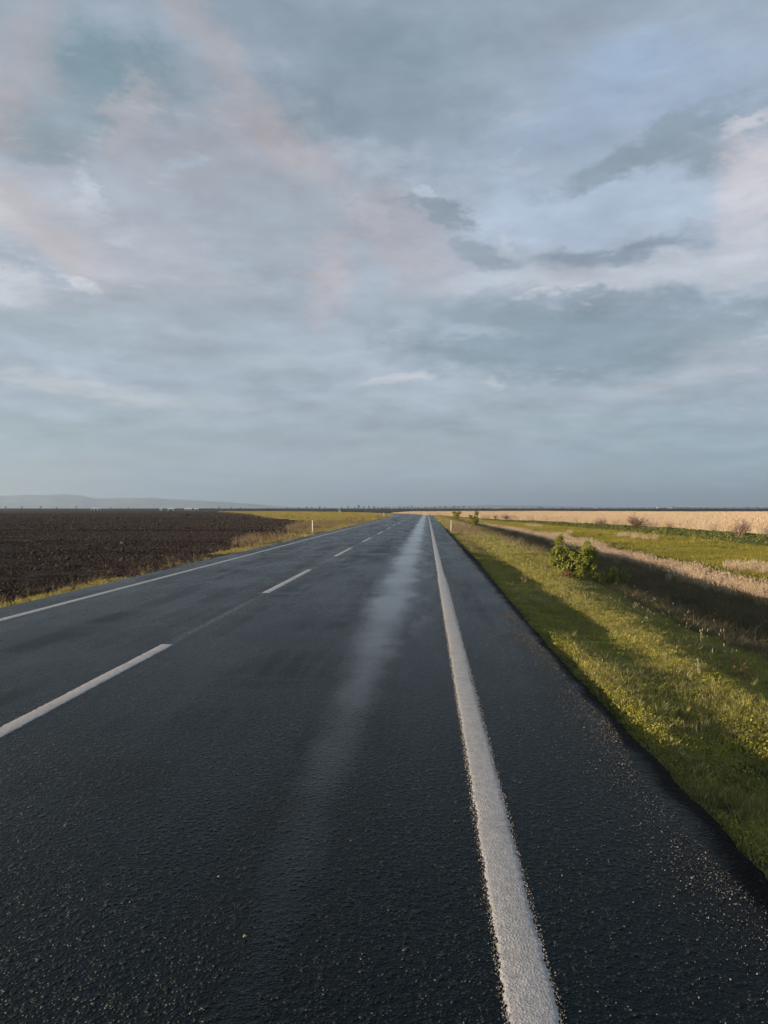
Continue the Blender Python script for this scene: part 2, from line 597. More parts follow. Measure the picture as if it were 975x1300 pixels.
# ================================================================= road
def road_material():
    m, n, out = material('wet_asphalt')
    p = n.node('ShaderNodeTexCoord', 3)
    x, y, z = n.xyz(p)[:3]
    # wheel-track film of standing water
    wob = n.noise(n.vmath('MULTIPLY', p, (.5, .30, 0)), 1.0, 4, .6)
    wob2 = n.noise(n.vmath('MULTIPLY', p, (2.2, 1.4, 0)), 1.0, 5, .65)
    xc = n.math('ADD', x, n.math('MULTIPLY', n.math('SUBTRACT', wob, .5), .35))
    d = n.math('ABSOLUTE', n.math('ADD', xc, .64))
    d = n.math('ADD', d, n.math('MULTIPLY', n.math('SUBTRACT', wob2, .5), .30))
    wide = n.ramp(y, 2.0, 15.0, .08, .29, 'LINEAR')
    film = n.math('SUBTRACT', 1.0, n.ramp(d, n.math('MULTIPLY', wide, .05), n.math('MULTIPLY', wide, 2.9)))
    gaps = n.noise(n.vmath('MULTIPLY', p, (.7, .55, 0)), 1.0, 3, .5)
    film = n.math('MULTIPLY', film, n.math('ADD', n.ramp(gaps, .34, .62, .80, 1.0), 0.0))
    # damp sheet between the track and the edge line, patchy
    d2 = n.math('ABSOLUTE', n.math('SUBTRACT', x, -.1))
    sheet = n.math('MULTIPLY', n.ramp(d2, .75, .0), n.ramp(n.noise(n.vmath('MULTIPLY', p, (1.6, .35, 0)), 1.0, 4, .6), .30, .70))
    sheet = n.math('MULTIPLY', sheet, .6)
    wet = n.math('MULTIPLY', n.math('MAXIMUM', film, sheet), n.ramp(y, 2.5, 11.0, .5, 1.0, 'LINEAR'))
    # wide wheel-path polish over both lanes
    lanes = n.noise(n.vmath('MULTIPLY', p, (1.3, .06, 0)), 1.0, 4, .6)
    streak = n.noise(n.vmath('MULTIPLY', p, (.35, .9, 0)), 1.0, 5, .6)
    patch = n.noise(n.vmath('MULTIPLY', p, (.9, .35, 0)), 1.0, 5, .6)

    agg = n.t.nodes.new('ShaderNodeTexVoronoi')
    n.put(agg.inputs['Vector'], p)
    agg.inputs['Scale'].default_value = 72.0
    agg.inputs['Randomness'].default_value = 1.0
    dist = agg.outputs[0]
    cellc = agg.outputs[1]
    rnd = n.xyz(cellc)[0]
    stone_h = n.math('MULTIPLY', n.ramp(dist, .0, .55, 1.0, 0.0), n.math('ADD', .45, n.math('MULTIPLY', rnd, .55)))
    fine = n.noise(p, 260.0, 3, .6)
    coarse = n.noise(p, 28.0, 4, .6)
    mid = n.t.nodes.new('ShaderNodeTexVoronoi')
    n.put(mid.inputs['Vector'], p)
    mid.inputs['Scale'].default_value = 31.0
    mid_h = n.ramp(mid.outputs[0], .0, .62, 1.0, 0.0)
    h = n.math('ADD', stone_h, n.math('MULTIPLY', fine, .30))
    h = n.math('ADD', h, n.math('MULTIPLY', coarse, 1.3))
    h = n.math('ADD', h, n.math('MULTIPLY', mid_h, n.ramp(coarse, .4, .65, .3, 1.5)))
    amp = n.math('MULTIPLY', n.ramp(wet, .10, .95, 1.0, .10), n.ramp(patch, .3, .7, .75, 1.1))
    nm = bump(n, h, 0.0125, amp)

    base = n.mix(n.ramp(patch, .3, .7), (0.0014, 0.0056, 0.0088), (0.0028, 0.0096, 0.0142))
    base = n.mix(n.math('MULTIPLY', n.ramp(rnd, .80, .98), .2), base, (0.024, 0.032, 0.037))
    spk = n.t.nodes.new('ShaderNodeTexVoronoi')
    n.put(spk.inputs['Vector'], p)
    spk.inputs['Scale'].default_value = 60.0
    sr = n.xyz(spk.outputs[1])[1]
    bright = n.math('MULTIPLY', n.ramp(sr, .984, .990), n.ramp(spk.outputs[0], .30, .2))
    base = n.mix(bright, base, (0.22, 0.22, 0.21))
    # worn paint in the gaps of the centre line
    cl = n.math('ABSOLUTE', n.math('ADD', x, 3.12))
    worn = n.math('MULTIPLY', n.ramp(cl, .075, .035), n.ramp(n.noise(n.vmath('MULTIPLY', p, (9, 4, 0)), 3.0, 5, .7), .40, .66, 0, .62))
    worn = n.math('MULTIPLY', worn, n.ramp(y, 8.0, 11.0, .55, 1.0))
    base = n.mix(worn, base, (0.20, 0.21, 0.21))
    dry = n.math('MULTIPLY', n.ramp(lanes, .48, .64), n.ramp(streak, .35, .6))
    base = n.mix(n.math('MULTIPLY', dry, .35), base, (0.018, 0.021, 0.024))
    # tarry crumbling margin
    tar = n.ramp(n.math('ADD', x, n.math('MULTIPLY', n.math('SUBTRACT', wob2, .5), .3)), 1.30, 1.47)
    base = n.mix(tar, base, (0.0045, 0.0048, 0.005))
    base = n.mix(n.math('MULTIPLY', wet, .7), base, (0.002, 0.0026, 0.003))
    rough = n.mix(n.ramp(patch, .3, .7), (.22, .22, .22), (.31, .31, .31))
    rough = n.math('MULTIPLY_ADD', n.xyz(rough)[0], 1.0, n.math('MULTIPLY', dry, .12))
    rough = n.math('MULTIPLY', rough, n.ramp(wet, .05, .95, 1.0, .30))
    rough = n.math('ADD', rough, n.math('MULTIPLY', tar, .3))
    # shade in the pits between the stones painted as low specular, the tops glisten
    tops = n.math('ADD', n.math('MULTIPLY', stone_h, .8), n.math('MULTIPLY', n.math('SUBTRACT', coarse, .5), 1.6))
    spec = n.ramp(tops, .15, .75, .10, .90)
    spec = n.mix(n.ramp(wet, .2, .9), n.join(spec, spec, spec), (.34, .34, .34))
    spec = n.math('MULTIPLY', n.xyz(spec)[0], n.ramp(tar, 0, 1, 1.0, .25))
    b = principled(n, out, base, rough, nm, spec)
    b.inputs['IOR'].default_value = 1.333
    return m


def along(t, u):
    """point at chainage t, u metres right of the reference line"""
    t = np.asarray(t, dtype=float)
    u = np.asarray(u, dtype=float)
    th = np.maximum(t - BEND_Y, 0) / BEND_R
    x = np.where(t > BEND_Y, -BEND_R + (BEND_R + u) * np.cos(th), u)
    y = np.where(t > BEND_Y, BEND_Y + (BEND_R + u) * np.sin(th), t)
    return x, y


def chain(t0, t1, near_step, near_end=14.0, growth=1.012):
    v = [t0]
    d = near_step
    while v[-1] < t1:
        if v[-1] > near_end:
            d = min(d * growth, 2.5)
        v.append(v[-1] + d)
    v[-1] = t1
    return np.array(v)


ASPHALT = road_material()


def build_road():
    t = np.concatenate([np.arange(-60, 1.2, .6), chain(1.2, 460, .02, 13)])
    n = len(t)
    er = ROAD_R + (fbm(t * 2.2, t * 0 + 3, 5, 5) - .5) * .05 + (vnoise(t * 31, t * 0, 8) - .5) * .018 - np.interp(t, [0, 3, 6, 8, 12, 24, 60], [0, -.04, .01, .04, .04, -.10, -.03])
    el_ = ROAD_L + (fbm(t * 1.3, t * 0 + 9, 6, 5) - .5) * .12
    cols = []
    # from left bottom of the crust to right bottom
    for u, z in ((el_ - .03, -.14), (el_, -.012), (el_ + .06, 0), (np.full(n, -5.0), .004), (np.full(n, -3.1), .010), (np.full(n, -.64), .002),
                 (np.full(n, .9), .002), (er - .10, -.002), (er - .035, -.012), (er, -.035), (er + .02, -.16)):
        x, y = along(t, u)
        cols.append(np.stack([x, y, np.full(n, float(z))], -1))
    V = np.stack(cols, 1).reshape(-1, 3)
    k = len(cols)
    idx = np.arange(n * k).reshape(n, k)
    Q = np.stack([idx[:-1, :-1], idx[:-1, 1:], idx[1:, 1:], idx[1:, :-1]], -1).reshape(-1, 4)
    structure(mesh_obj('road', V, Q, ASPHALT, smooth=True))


build_road()


def road_z(u):
    return np.interp(u, [-7.0, -5, -3.1, -.64, .9, 1.4], [0, .004, .010, .002, .002, -.002])


def paint_material():
    m, n, out = material('road_marking_paint')
    p = n.node('ShaderNodeTexCoord', 3)
    v = n.t.nodes.new('ShaderNodeTexVoronoi')
    n.put(v.inputs['Vector'], p)
    v.inputs['Scale'].default_value = 95.0
    lump = n.ramp(v.outputs[0], 0, .6, 1, 0)
    g = n.noise(p, 22, 6, .7)
    c = n.mix(n.ramp(g, .3, .7), (0.36, 0.345, 0.34), (0.52, 0.50, 0.49))
    c = n.mix(n.ramp(n.noise(p, 120, 4, .7), .50, .72, 0, .55), c, (0.15, 0.145, 0.145))
    c = n.mix(n.ramp(lump, .5, 1.0, 0, .45), c, (0.66, 0.645, 0.62))
    chips = n.ramp(n.noise(p, 55, 6, .75), .60, .66)
    c = n.mix(n.math('MULTIPLY', chips, .8), c, (0.045, 0.047, 0.05))
    c = n.mix(n.ramp(n.noise(p, 3.0, 5, .6), .45, .7, 0, .35), c, (0.24, 0.225, 0.21))
    nm = bump(n, n.math('ADD', n.math('MULTIPLY', lump, .5), n.math('MULTIPLY', g, 1.2)), .0030)
    principled(n, out, c, .55, nm, .4)
    return m


PAINT = paint_material()


def paint_strip(name, u0, width, t0, t1, step, jag, seed):
    t = chain(t0, t1, step, 12, 1.02)
    n = len(t)
    fade = np.interp(t, [0, 14, 40], [1, 1, .5])
    j1 = ((vnoise(t * 95, t * 0, seed) - .5) * 1.3 + (vnoise(t * 31, t * 0, seed + 1) - .5) * .8 + (vnoise(t * 4, t * 0, seed + 5) - .5) * .8) * jag * fade
    j2 = ((vnoise(t * 95, t * 0, seed + 2) - .5) * 1.3 + (vnoise(t * 31, t * 0, seed + 3) - .5) * .8 + (vnoise(t * 4, t * 0, seed + 7) - .5) * .8) * jag * fade
    a = u0 - width / 2 + j1
    b = u0 + width / 2 + j2
    cols = []
    for u, dz in ((a, -.001), (a + .006, .0022), (a + .02, .0036), (np.full(n, u0), .0042), (b - .02, .0036), (b - .006, .0022), (b, -.001)):
        x, y = along(t, u)
        z = road_z(u) + dz
        cols.append(np.stack([x, y, z], -1))
    V = np.stack(cols, 1).reshape(-1, 3)
    k = len(cols)
    idx = np.arange(n * k).reshape(n, k)
    Q = np.stack([idx[:-1, :-1], idx[:-1, 1:], idx[1:, 1:], idx[1:, :-1]], -1).reshape(-1, 4)
    # close the two ends
    return structure(mesh_obj(name, V, Q, PAINT, smooth=True))


paint_strip('edge_line', .345, .168, -30, 440, .006, .010, 40)
paint_strip('edge_line', -6.27, .15, -30, 440, .03, .008, 60)
start = 14.1 - 10.83 * 3
for i in range(38):
    paint_strip('centre_line_dash', -3.115, .15, start, start + 5.45, .02, .009, 100 + i)
    start += 10.83


# ================================================================= scattering (real geometry, instanced by nodes)
def scatter(name, pts, rot, scl, sources, pick=None):
    me = bpy.data.meshes.new(name)
    me.vertices.add(len(pts))
    me.vertices.foreach_set('co', np.asarray(pts, dtype=np.float32).ravel())
    a = me.attributes.new('turn', 'FLOAT_VECTOR', 'POINT')
    a.data.foreach_set('vector', np.asarray(rot, dtype=np.float32).ravel())
    s = np.asarray(scl, dtype=np.float32)
    if s.ndim == 1:
        s = np.repeat(s[:, None], 3, 1)
    b = me.attributes.new('size', 'FLOAT_VECTOR', 'POINT')
    b.data.foreach_set('vector', s.ravel())
    if pick is None:
        pick = RNG.integers(0, len(sources), len(pts))
    c = me.attributes.new('pick', 'INT', 'POINT')
    c.data.foreach_set('value', np.asarray(pick, dtype=np.int32))
    o = bpy.data.objects.new(name, me)
    COL.objects.link(o)
    g = bpy.data.node_groups.new(name, 'GeometryNodeTree')
    g.interface.new_socket(name='Geometry', in_out='INPUT', socket_type='NodeSocketGeometry')
    g.interface.new_socket(name='Geometry', in_out='OUTPUT', socket_type='NodeSocketGeometry')
    nd = g.nodes
    gi = nd.new('NodeGroupInput')
    go = nd.new('NodeGroupOutput')
    join = nd.new('GeometryNodeJoinGeometry')
    for src in reversed(sources):
        oi = nd.new('GeometryNodeObjectInfo')
        oi.inputs['Object'].default_value = src
        oi.inputs['As Instance'].default_value = True
        g.links.new(oi.outputs['Geometry'], join.inputs[0])
    iop = nd.new('GeometryNodeInstanceOnPoints')

    def attr(nm, typ):
        k = nd.new('GeometryNodeInputNamedAttribute')
        k.data_type = typ
        k.inputs['Name'].default_value = nm
        return k.outputs['Attribute']
    g.links.new(gi.outputs[0], iop.inputs['Points'])
    g.links.new(join.outputs[0], iop.inputs['Instance'])
    iop.inputs['Pick Instance'].default_value = True
    g.links.new(attr('pick', 'INT'), iop.inputs['Instance Index'])
    g.links.new(attr('turn', 'FLOAT_VECTOR'), iop.inputs['Rotation'])
    g.links.new(attr('size', 'FLOAT_VECTOR'), iop.inputs['Scale'])
    g.links.new(iop.outputs[0], go.inputs[0])
    md = o.modifiers.new('scatter', 'NODES')
    md.node_group = g
    o['kind'] = 'stuff'
    return o


def stuff(o, label, cat):
    o['label'] = label
    o['category'] = cat
    o['kind'] = 'stuff'
    return o


def blade_material(name, c_lo, c_hi, tip, trans=.35, patch=.5):
    m, n, out = material(name)
    rnd = n.node('ShaderNodeObjectInfo', 5)
    geo = n.t.nodes.new('ShaderNodeNewGeometry').outputs['Position']
    pn = n.noise(geo, patch, 4, .6)
    f = n.math('ADD', n.math('MULTIPLY', rnd, .5), n.ramp(pn, .3, .7, 0, .5))
    c = n.mix(f, c_lo, c_hi)
    at = n.t.nodes.new('ShaderNodeAttribute')
    at.attribute_name = 'tone'
    c = n.mix(n.math('MULTIPLY', at.outputs['Fac'], .8), c, tip)
    d = n.node('ShaderNodeBsdfDiffuse', 0, {'Color': c})
    t = n.node('ShaderNodeBsdfTranslucent', 0, {'Color': c})
    mx = n.node('ShaderNodeMixShader', 0, {0: trans, 1: d, 2: t})
    g = n.node('ShaderNodeBsdfGlossy', 0, {'Color': (1, 1, 1), 'Roughness': .45})
    mx2 = n.node('ShaderNodeMixShader', 0, {0: .03, 1: mx, 2: g})
    n.t.links.new(mx2, out.inputs[0])
    return m


def blades(name, n, radius, hmin, hmax, width, lean, mat, seed, segs=2, tuft=1.0, head=0.0, dry=0.15):
    """a tuft of bent tapering blades as one mesh (not linked: it is only a source for scattering)"""
    r = np.random.default_rng(seed)
    V, F, tone = [], [], []
    for i in range(n):
        a = r.uniform(0, 2 * math.pi)
        d = radius * math.sqrt(r.uniform(0, 1))
        bx, by = d * math.cos(a), d * math.sin(a)
        h = r.uniform(hmin, hmax)
        la = a + r.normal(0, .9) if tuft else r.uniform(0, 2 * math.pi)
        le = abs(r.normal(0, lean)) * h
        wa = r.uniform(0, math.pi)
        wx, wy = math.cos(wa) * width / 2, math.sin(wa) * width / 2
        tn = 1.0 if r.uniform() < dry else r.uniform(0, .25)
        base = len(V)
        for s in range(segs):
            f = s / segs
            k = (1 - .45 * f)
            cx = bx + math.cos(la) * le * f ** 2
            cy = by + math.sin(la) * le * f ** 2
            z = h * f
            V += [(cx - wx * k, cy - wy * k, z), (cx + wx * k, cy + wy * k, z)]
            tone += [tn, tn]
        cx = bx + math.cos(la) * le
        cy = by + math.sin(la) * le
        V.append((cx, cy, h))
        tone.append(min(1, tn + .15))
        for s in range(segs - 1):
            b = base + 2 * s
            F.append((b, b + 1, b + 3, b + 2))
        b = base + 2 * (segs - 1)
        F.append((b, b + 1, b + 2))
        if head and r.uniform() < head:
            q = len(V)
            hl, hw = h * .22, width * 1.9
            for ang in (0, math.pi / 2):
                ax, ay = math.cos(wa + ang) * hw, math.sin(wa + ang) * hw
                V += [(cx, cy, h - hl * .6), (cx + ax, cy + ay, h - hl * .1), (cx + math.cos(la) * .02, cy, h + hl * .5), (cx - ax, cy - ay, h - hl * .1)]
                tone += [1, 1, 1, 1]
                F.append((q, q + 1, q + 2, q + 3))
                q += 4
    o = mesh_obj(name, V, F, mat, link=False)
    at = o.data.attributes.new('tone', 'FLOAT', 'POINT')
    at.data.foreach_set('value', np.array(tone, dtype=np.float32))
    return o


def sample(n, x0, x1, y0, y1, keep):
    """uniform random points in a box that pass keep(x, y) -> probability"""
    x = RNG.uniform(x0, x1, n)
    y = RNG.uniform(y0, y1, n)
    p = keep(x, y)
    k = RNG.uniform(0, 1, n) < p
    return x[k], y[k]


def in_view(x, y, margin=1.5):
    """only what the photograph and a step to the side can see"""
    return (x > -.66 * y - margin - 2) & (x < .52 * y + margin + 1.5) & (y > .5)


def place(x, y, dz=0.0):
    return np.stack([x, y, height(x, y) + dz], -1)


def turns(n, tilt=.12):
    return np.stack([RNG.normal(0, tilt, n), RNG.normal(0, tilt, n), RNG.uniform(0, 6.283, n)], -1)


# ---- green verge right of the road
TURF = blade_material('turf_blades', (0.055, 0.066, 0.020), (0.430, 0.405, 0.060), (0.50, 0.44, 0.21), .4, 2.2)
turf_src = [blades('turf_tuft', 46, .075, 0.014, .045, .0045, .8, TURF, s, 2, dry=.20) for s in (1, 2, 3, 4)]
LONG = blade_material('long_grass_blades', (0.15, 0.175, 0.024), (0.32, 0.31, 0.05), (0.42, 0.36, 0.20), .4, .8)
long_src = [blades('long_tuft', 26, .05, .06, .16, .0035, .7, LONG, s, 3, dry=.35) for s in (11, 12, 13)]
STEM = blade_material('seed_stem', (0.28, 0.25, 0.12), (0.42, 0.36, 0.20), (0.55, 0.47, 0.30), .3, 1.0)
stem_src = [blades('stem_tuft', 4, .03, .14, .34, .0035, .45, STEM, s, 4, head=.8, dry=.6) for s in (21, 22, 23)]
xs, ys, ss = [], [], []
for (y0, y1, n, sc) in ((1.5, 7, 30000, 1.0), (7, 14, 52000, 1.05), (14, 28, 60000, 1.5), (28, 60, 50000, 2.3), (60, 160, 40000, 3.6)):
    def keep(x, y):
        r = rel(x, y)
        ok = (r > 1.555) & (r < 6.3) & in_view(x, y)
        return ok * np.clip(.35 + 1.6 * (fbm(x * 1.6, y * 1.2, 77, 3) - .22), .1, 1)
    x, y = sample(n, 1.5, 12, y0, y1, keep)
    xs.append(x); ys.append(y); ss.append(RNG.uniform(.7, 1.35, len(x)) * sc * (.75 + .6 * fbm(x * .9, y * .9, 5, 2)))
x, y, s = map(np.concatenate, (xs, ys, ss))
edge = np.clip((rel(x, y) - 1.5) / .2, .5, 1.15)
stuff(scatter('verge_grass', place(x, y, -.004), turns(len(x)), np.stack([s, s, s * edge], -1), turf_src), 'short mossy green grass on the verge right of the road', 'grass')


def keep(x, y):
    r = rel(x, y)
    patch = fbm(x * .8, y * .6, 55, 3)
    return ((r > 1.9) & (r < 5.6) & in_view(x, y)) * np.clip((patch - .5) * 6, .02, 1)


x, y = sample(9000, 1.5, 9, 4, 45, keep)
s = RNG.uniform(.5, 1.25, len(x)) * np.interp(y, [0, 20, 45], [.85, 1, 1.7])
stuff(scatter('long_grass', place(x, y, -.005), turns(len(x), .15), s, long_src), 'longer yellow-green grass tufts on the sunlit verge', 'grass')


def keep(x, y):
    r = rel(x, y)
    patch = fbm(x * .7, y * .5, 91, 3)
    return ((r > 2.0) & (r < 5.4) & in_view(x, y)) * np.clip((patch - .45) * 4, .05, 1)


x, y = sample(1500, 1.8, 8, 6.8, 45, keep)
s = RNG.uniform(.35, 1.0, len(x))
stuff(scatter('grass_stems', place(x, y, -.005), turns(len(x), .2), s, stem_src), 'thin pale seed stems standing out of the verge grass', 'grass')

# ---- ditch: sparse dull grass and flattened dead stems
DULL = blade_material('ditch_blades', (0.050, 0.065, 0.020), (0.130, 0.125, 0.045), (0.24, 0.17, 0.11), .3, .9)
dull_src = [blades('ditch_tuft', 34, .12, .06, .20, .006, 1.3, DULL, s, 2, dry=.35) for s in (31, 32, 33)]


def keep(x, y):
    r = rel(x, y)
    return ((r > 4.4) & (r < 9.9) & in_view(x, y)) * np.clip(np.abs(r - 6.9) / 1.6 + .12, 0, 1) * np.clip(.3 + 2 * (fbm(x, y, 21, 3) - .3), .1, 1)


xs, ys, ss = [], [], []
for (y0, y1, n, sc) in ((8, 30, 30000, 1.0), (30, 70, 22000, 1.6), (70, 160, 12000, 2.2)):
    x, y = sample(n, 2, 12, y0, y1, keep)
    xs.append(x); ys.append(y); ss.append(RNG.uniform(.6, 1.2, len(x)) * sc)
x, y, s = map(np.concatenate, (xs, ys, ss))
stuff(scatter('ditch_grass', place(x, y, -.01), turns(len(x), .3), s, dull_src), 'dull matted grass in the shaded ditch', 'grass')

# ---- pale dry grass along the far lip of the ditch
STRAW = blade_material('straw_blades', (0.38, 0.285, 0.195), (0.54, 0.42, 0.30), (0.62, 0.50, 0.37), .35, .5)
straw_src = [blades('straw_tuft', 40, .13, .22, .52, .007, .32, STRAW, s, 3, head=.3, dry=.4) for s in (41, 42, 43)]


def keep(x, y):
    r = rel(x, y)
    c = 10.4 + (fbm(y * .12, y * 0 + 1, 3, 3) - .5) * 1.0
    w = .75 + (fbm(y * .2, y * 0 + 5, 4, 3) - .5) * .9
    core = np.exp(-((r - c) / w) ** 2 * 1.2)
    # a few outlying tussocks on the flat beyond
    out = np.clip((fbm(x * .35, y * .12, 88, 3) - .66) * 8, 0, .4) * ((r > 11) & (r < 19))
    return np.maximum(core * (.4 + fbm(x * 1.5, y * 1.2, 8, 3)), out) * in_view(x, y)


xs, ys, ss = [], [], []
for (y0, y1, n, sc) in ((16, 45, 26000, .85), (45, 100, 26000, 1.1), (100, 165, 9000, 1.1)):
    x, y = sample(n, 2, 20, y0, y1, keep)
    xs.append(x); ys.append(y); ss.append(RNG.uniform(.55, 1.15, len(x)) * sc * np.clip(squeeze(y), .4, 1) ** .5)
x, y, s = map(np.concatenate, (xs, ys, ss))
stuff(scatter('dry_grass_strip', place(x, y, -.02), turns(len(x), .12), s, straw_src), 'strip of pale dry grass beyond the ditch', 'dry grass')

# ---- bright green flat between ditch and bank
MEADOW = blade_material('meadow_blades', (0.150, 0.170, 0.012), (0.420, 0.370, 0.030), (0.30, 0.24, 0.09), .4, .22)
meadow_src = [blades('meadow_tuft', 40, .16, .04, .13, .010, .8, MEADOW, s, 2, dry=.12) for s in (51, 52, 53)]


def keep(x, y):
    r = rel(x, y)
    return ((r > 9.6) & (r < 22.5) & in_view(x, y)) * np.clip(.25 + 2.2 * (fbm(x * .4, y * .18, 61, 3) - .28), .05, 1)


xs, ys, ss = [], [], []
for (y0, y1, n, sc) in ((18, 55, 60000, 1.0), (55, 120, 50000, 1.7), (120, 190, 9000, 2.2)):
    x, y = sample(n, 2, 26, y0, y1, keep)
    xs.append(x); ys.append(y); ss.append(RNG.uniform(.7, 1.3, len(x)) * sc)
x, y, s = map(np.concatenate, (xs, ys, ss))
stuff(scatter('meadow_grass', place(x, y, -.01), turns(len(x), .2), s, meadow_src), 'bright green grass on the flat beyond the ditch', 'grass')


# ---- leafy low plants on the bank in front of the reeds
def leaf_clump(name, n, radius, tall, size, mat, seed):
    r = np.random.default_rng(seed)
    V, F, tone = [], [], []
    for i in range(n):
        a = r.uniform(0, 6.283)
        d = radius * math.sqrt(r.uniform())
        z = tall * math.sqrt(max(0, 1 - (d / radius) ** 2)) * r.uniform(.55, 1.05)
        c = np.array([d * math.cos(a), d * math.sin(a), z])
        nrm = np.array([c[0], c[1], z + .25 * radius]) / radius + r.normal(0, .55, 3)
        nrm /= np.linalg.norm(nrm)
        t = np.cross(nrm, r.normal(0, 1, 3)); t /= np.linalg.norm(t)
        b = np.cross(nrm, t)
        L = size * r.uniform(.6, 1.3)
        q = len(V)
        V += [c - t * L * .5, c + b * L * .32 - nrm * L * .05, c + t * L * .5 - nrm * L * .12, c - b * L * .32 - nrm * L * .05]
        F += [(q, q + 1, q + 2), (q, q + 2, q + 3)]
        tn = r.uniform(0, .2) if r.uniform() > .06 else .9
        tone += [tn] * 4
    o = mesh_obj(name, V, F, mat, link=False)
    o.data.attributes.new('tone', 'FLOAT', 'POINT').data.foreach_set('value', np.array(tone, dtype=np.float32))
    return o


BRAMBLE = blade_material('bank_leaves', (0.065, 0.090, 0.022), (0.170, 0.200, 0.045), (0.26, 0.22, 0.08), .25, .35)
bramble_src = [leaf_clump('bank_plant', 90, .42, .36, .13, BRAMBLE, s) for s in (61, 62, 63)]


def keep(x, y):
    r = rel(x, y)
    a = 22.4 + (fbm(y * .1, y * 0, 13, 3) - .5) * 1.6
    return ((r > a) & (r < 25.6) & in_view(x, y, 4)) * 1.0


xs, ys, ss = [], [], []
for (y0, y1, n, sc) in ((35, 70, 9000, .85), (70, 120, 9000, 1.0), (120, 190, 5000, 1.0)):
    x, y = sample(n, 3, 30, y0, y1, keep)
    xs.append(x); ys.append(y); ss.append(RNG.uniform(.4, .95, len(x)) * sc * np.clip(squeeze(y), .45, 1))
x, y, s = map(np.concatenate, (xs, ys, ss))
stuff(scatter('bank_plants', place(x, y, -.06), turns(len(x), .2), s, bramble_src), 'low dark green leafy plants covering the bank before the reeds', 'plants')

CLOVER = blade_material('low_leaf', (0.110, 0.135, 0.018), (0.380, 0.365, 0.042), (0.45, 0.40, 0.10), .35, 2.6)
clover_src = [leaf_clump('low_leaf_plant', 44, .07, .035, .016, CLOVER, s) for s in (65, 66, 67)]


def keep(x, y):
    r = rel(x, y)
    patch = fbm(x * 1.9, y * 1.5, 123, 4)
    return ((r > 1.62) & (r < 5.6) & in_view(x, y)) * np.clip((patch - .46) * 7, .04, 1)


xs, ys, ss = [], [], []
for (y0, y1, n, sc) in ((1.5, 9, 16000, 1.0), (9, 22, 22000, 1.2), (22, 50, 16000, 2.0)):
    x, y = sample(n, 1.5, 9, y0, y1, keep)
    xs.append(x); ys.append(y); ss.append(RNG.uniform(.6, 1.4, len(x)) * sc)
x, y, s = map(np.concatenate, (xs, ys, ss))
stuff(scatter('low_leaves', place(x, y, .006), turns(len(x), .3), s, clover_src), 'mossy cushions of tiny yellow-green leaves on the sunlit verge', 'moss')

# ---- the reed bed
REED = blade_material('reed_blades', (0.45, 0.345, 0.225), (0.61, 0.485, 0.335), (0.67, 0.55, 0.40), .3, .06)
reed_src = [blades('reed_tuft', 50, .45, .52, .98, .013, .16, REED, s, 3, head=.35, dry=.4) for s in (71, 72, 73)]


def keep(x, y):
    r = rel(x, y)
    u = lateral(x, y)
    z = (r > 25.8) | ((y > 232) & (u > 3.2))
    return (z & (x < .55 * y + 8) & (x > -.050 * y) & (np.hypot(x, y) < 345) & (u > 2.6)) * (.55 + .45 * fbm(x * .2, y * .1, 15, 2)) * np.clip((x + .045 * y) / (.02 * y), .1, 1)


xs, ys, ss = [], [], []
for (y0, y1, n, sc) in ((40, 90, 42000, 1.0), (90, 170, 60000, 1.15), (170, 345, 80000, 1.5)):
    x, y = sample(n, -45, 190, y0, y1, keep)
    xs.append(x); ys.append(y)
    q = RNG.uniform(.8, 1.12, len(x)) * (.86 + .28 * fbm(x * .06, y * .04, 44, 3)) * np.clip(.45 + .55 * (x + .05 * y) / (.035 * y), .4, 1)
    ss.append(np.stack([q * sc, q * sc, q], -1))
x, y = map(np.concatenate, (xs, ys))
s = np.concatenate(ss)
stuff(scatter('reed_bed', place(x, y, -.05), turns(len(x), .04), s, reed_src), 'wide bed of pale tan reeds in low sun', 'reeds')


# ---- ploughed clods
CLOD = clod_material()


def lump(name, seed, mat, rough=.35, sub=2, link=False, size=.5):
    import bmesh
    bm = bmesh.new()
    bmesh.ops.create_icosphere(bm, subdivisions=sub, radius=size)
    r = np.random.default_rng(seed)
    dirs = r.normal(0, 1, (7, 3))
    dirs /= np.linalg.norm(dirs, axis=1)[:, None]
    cut = r.uniform(.45, .9, 7) * size
    for v in bm.verts:
        p = np.array(v.co)
        for d, c in zip(dirs, cut):
            e = p @ d - c
            if e > 0:
                p = p - d * e * .85
        p = p * (1 + r.normal(0, rough * .12))
        v.co = p
    me = bpy.data.meshes.new(name)
    bm.to_mesh(me)
    bm.free()
    me.materials.append(mat)
    o = bpy.data.objects.new(name, me)
    if link:
        COL.objects.link(o)
    return o


clod_src = [lump('clod', s, CLOD, .8) for s in (81, 82, 83, 84)]
xs, ys, ss = [], [], []
for (y0, y1, n, sc) in ((8, 26, 110000, .038), (26, 60, 170000, .060), (60, 130, 130000, .10), (130, 260, 60000, .17)):
    def keep(x, y):
        return ((x < field_edge(y) - .02) & (lateral(x, y) < -7.3) & (x > -.68 * y - 3)) * (.55 + .9 * (fbm(x * .8, y * .5, 19, 3) - .3))
    x, y = sample(n, -.68 * y1 - 3, -7.4, y0, y1, keep)
    xs.append(x); ys.append(y)
    ss.append(sc * np.exp(RNG.normal(-.25, .5, len(x))))
x, y, s = map(np.concatenate, (xs, ys, ss))
S = np.stack([s * RNG.uniform(.8, 1.4, len(s)), s, s * RNG.uniform(.6, 1.0, len(s))], -1)
stuff(scatter('soil_clods', place(x, y, 0.0), turns(len(x), 1.0), S, clod_src), 'dark brown clods of freshly ploughed soil', 'soil')

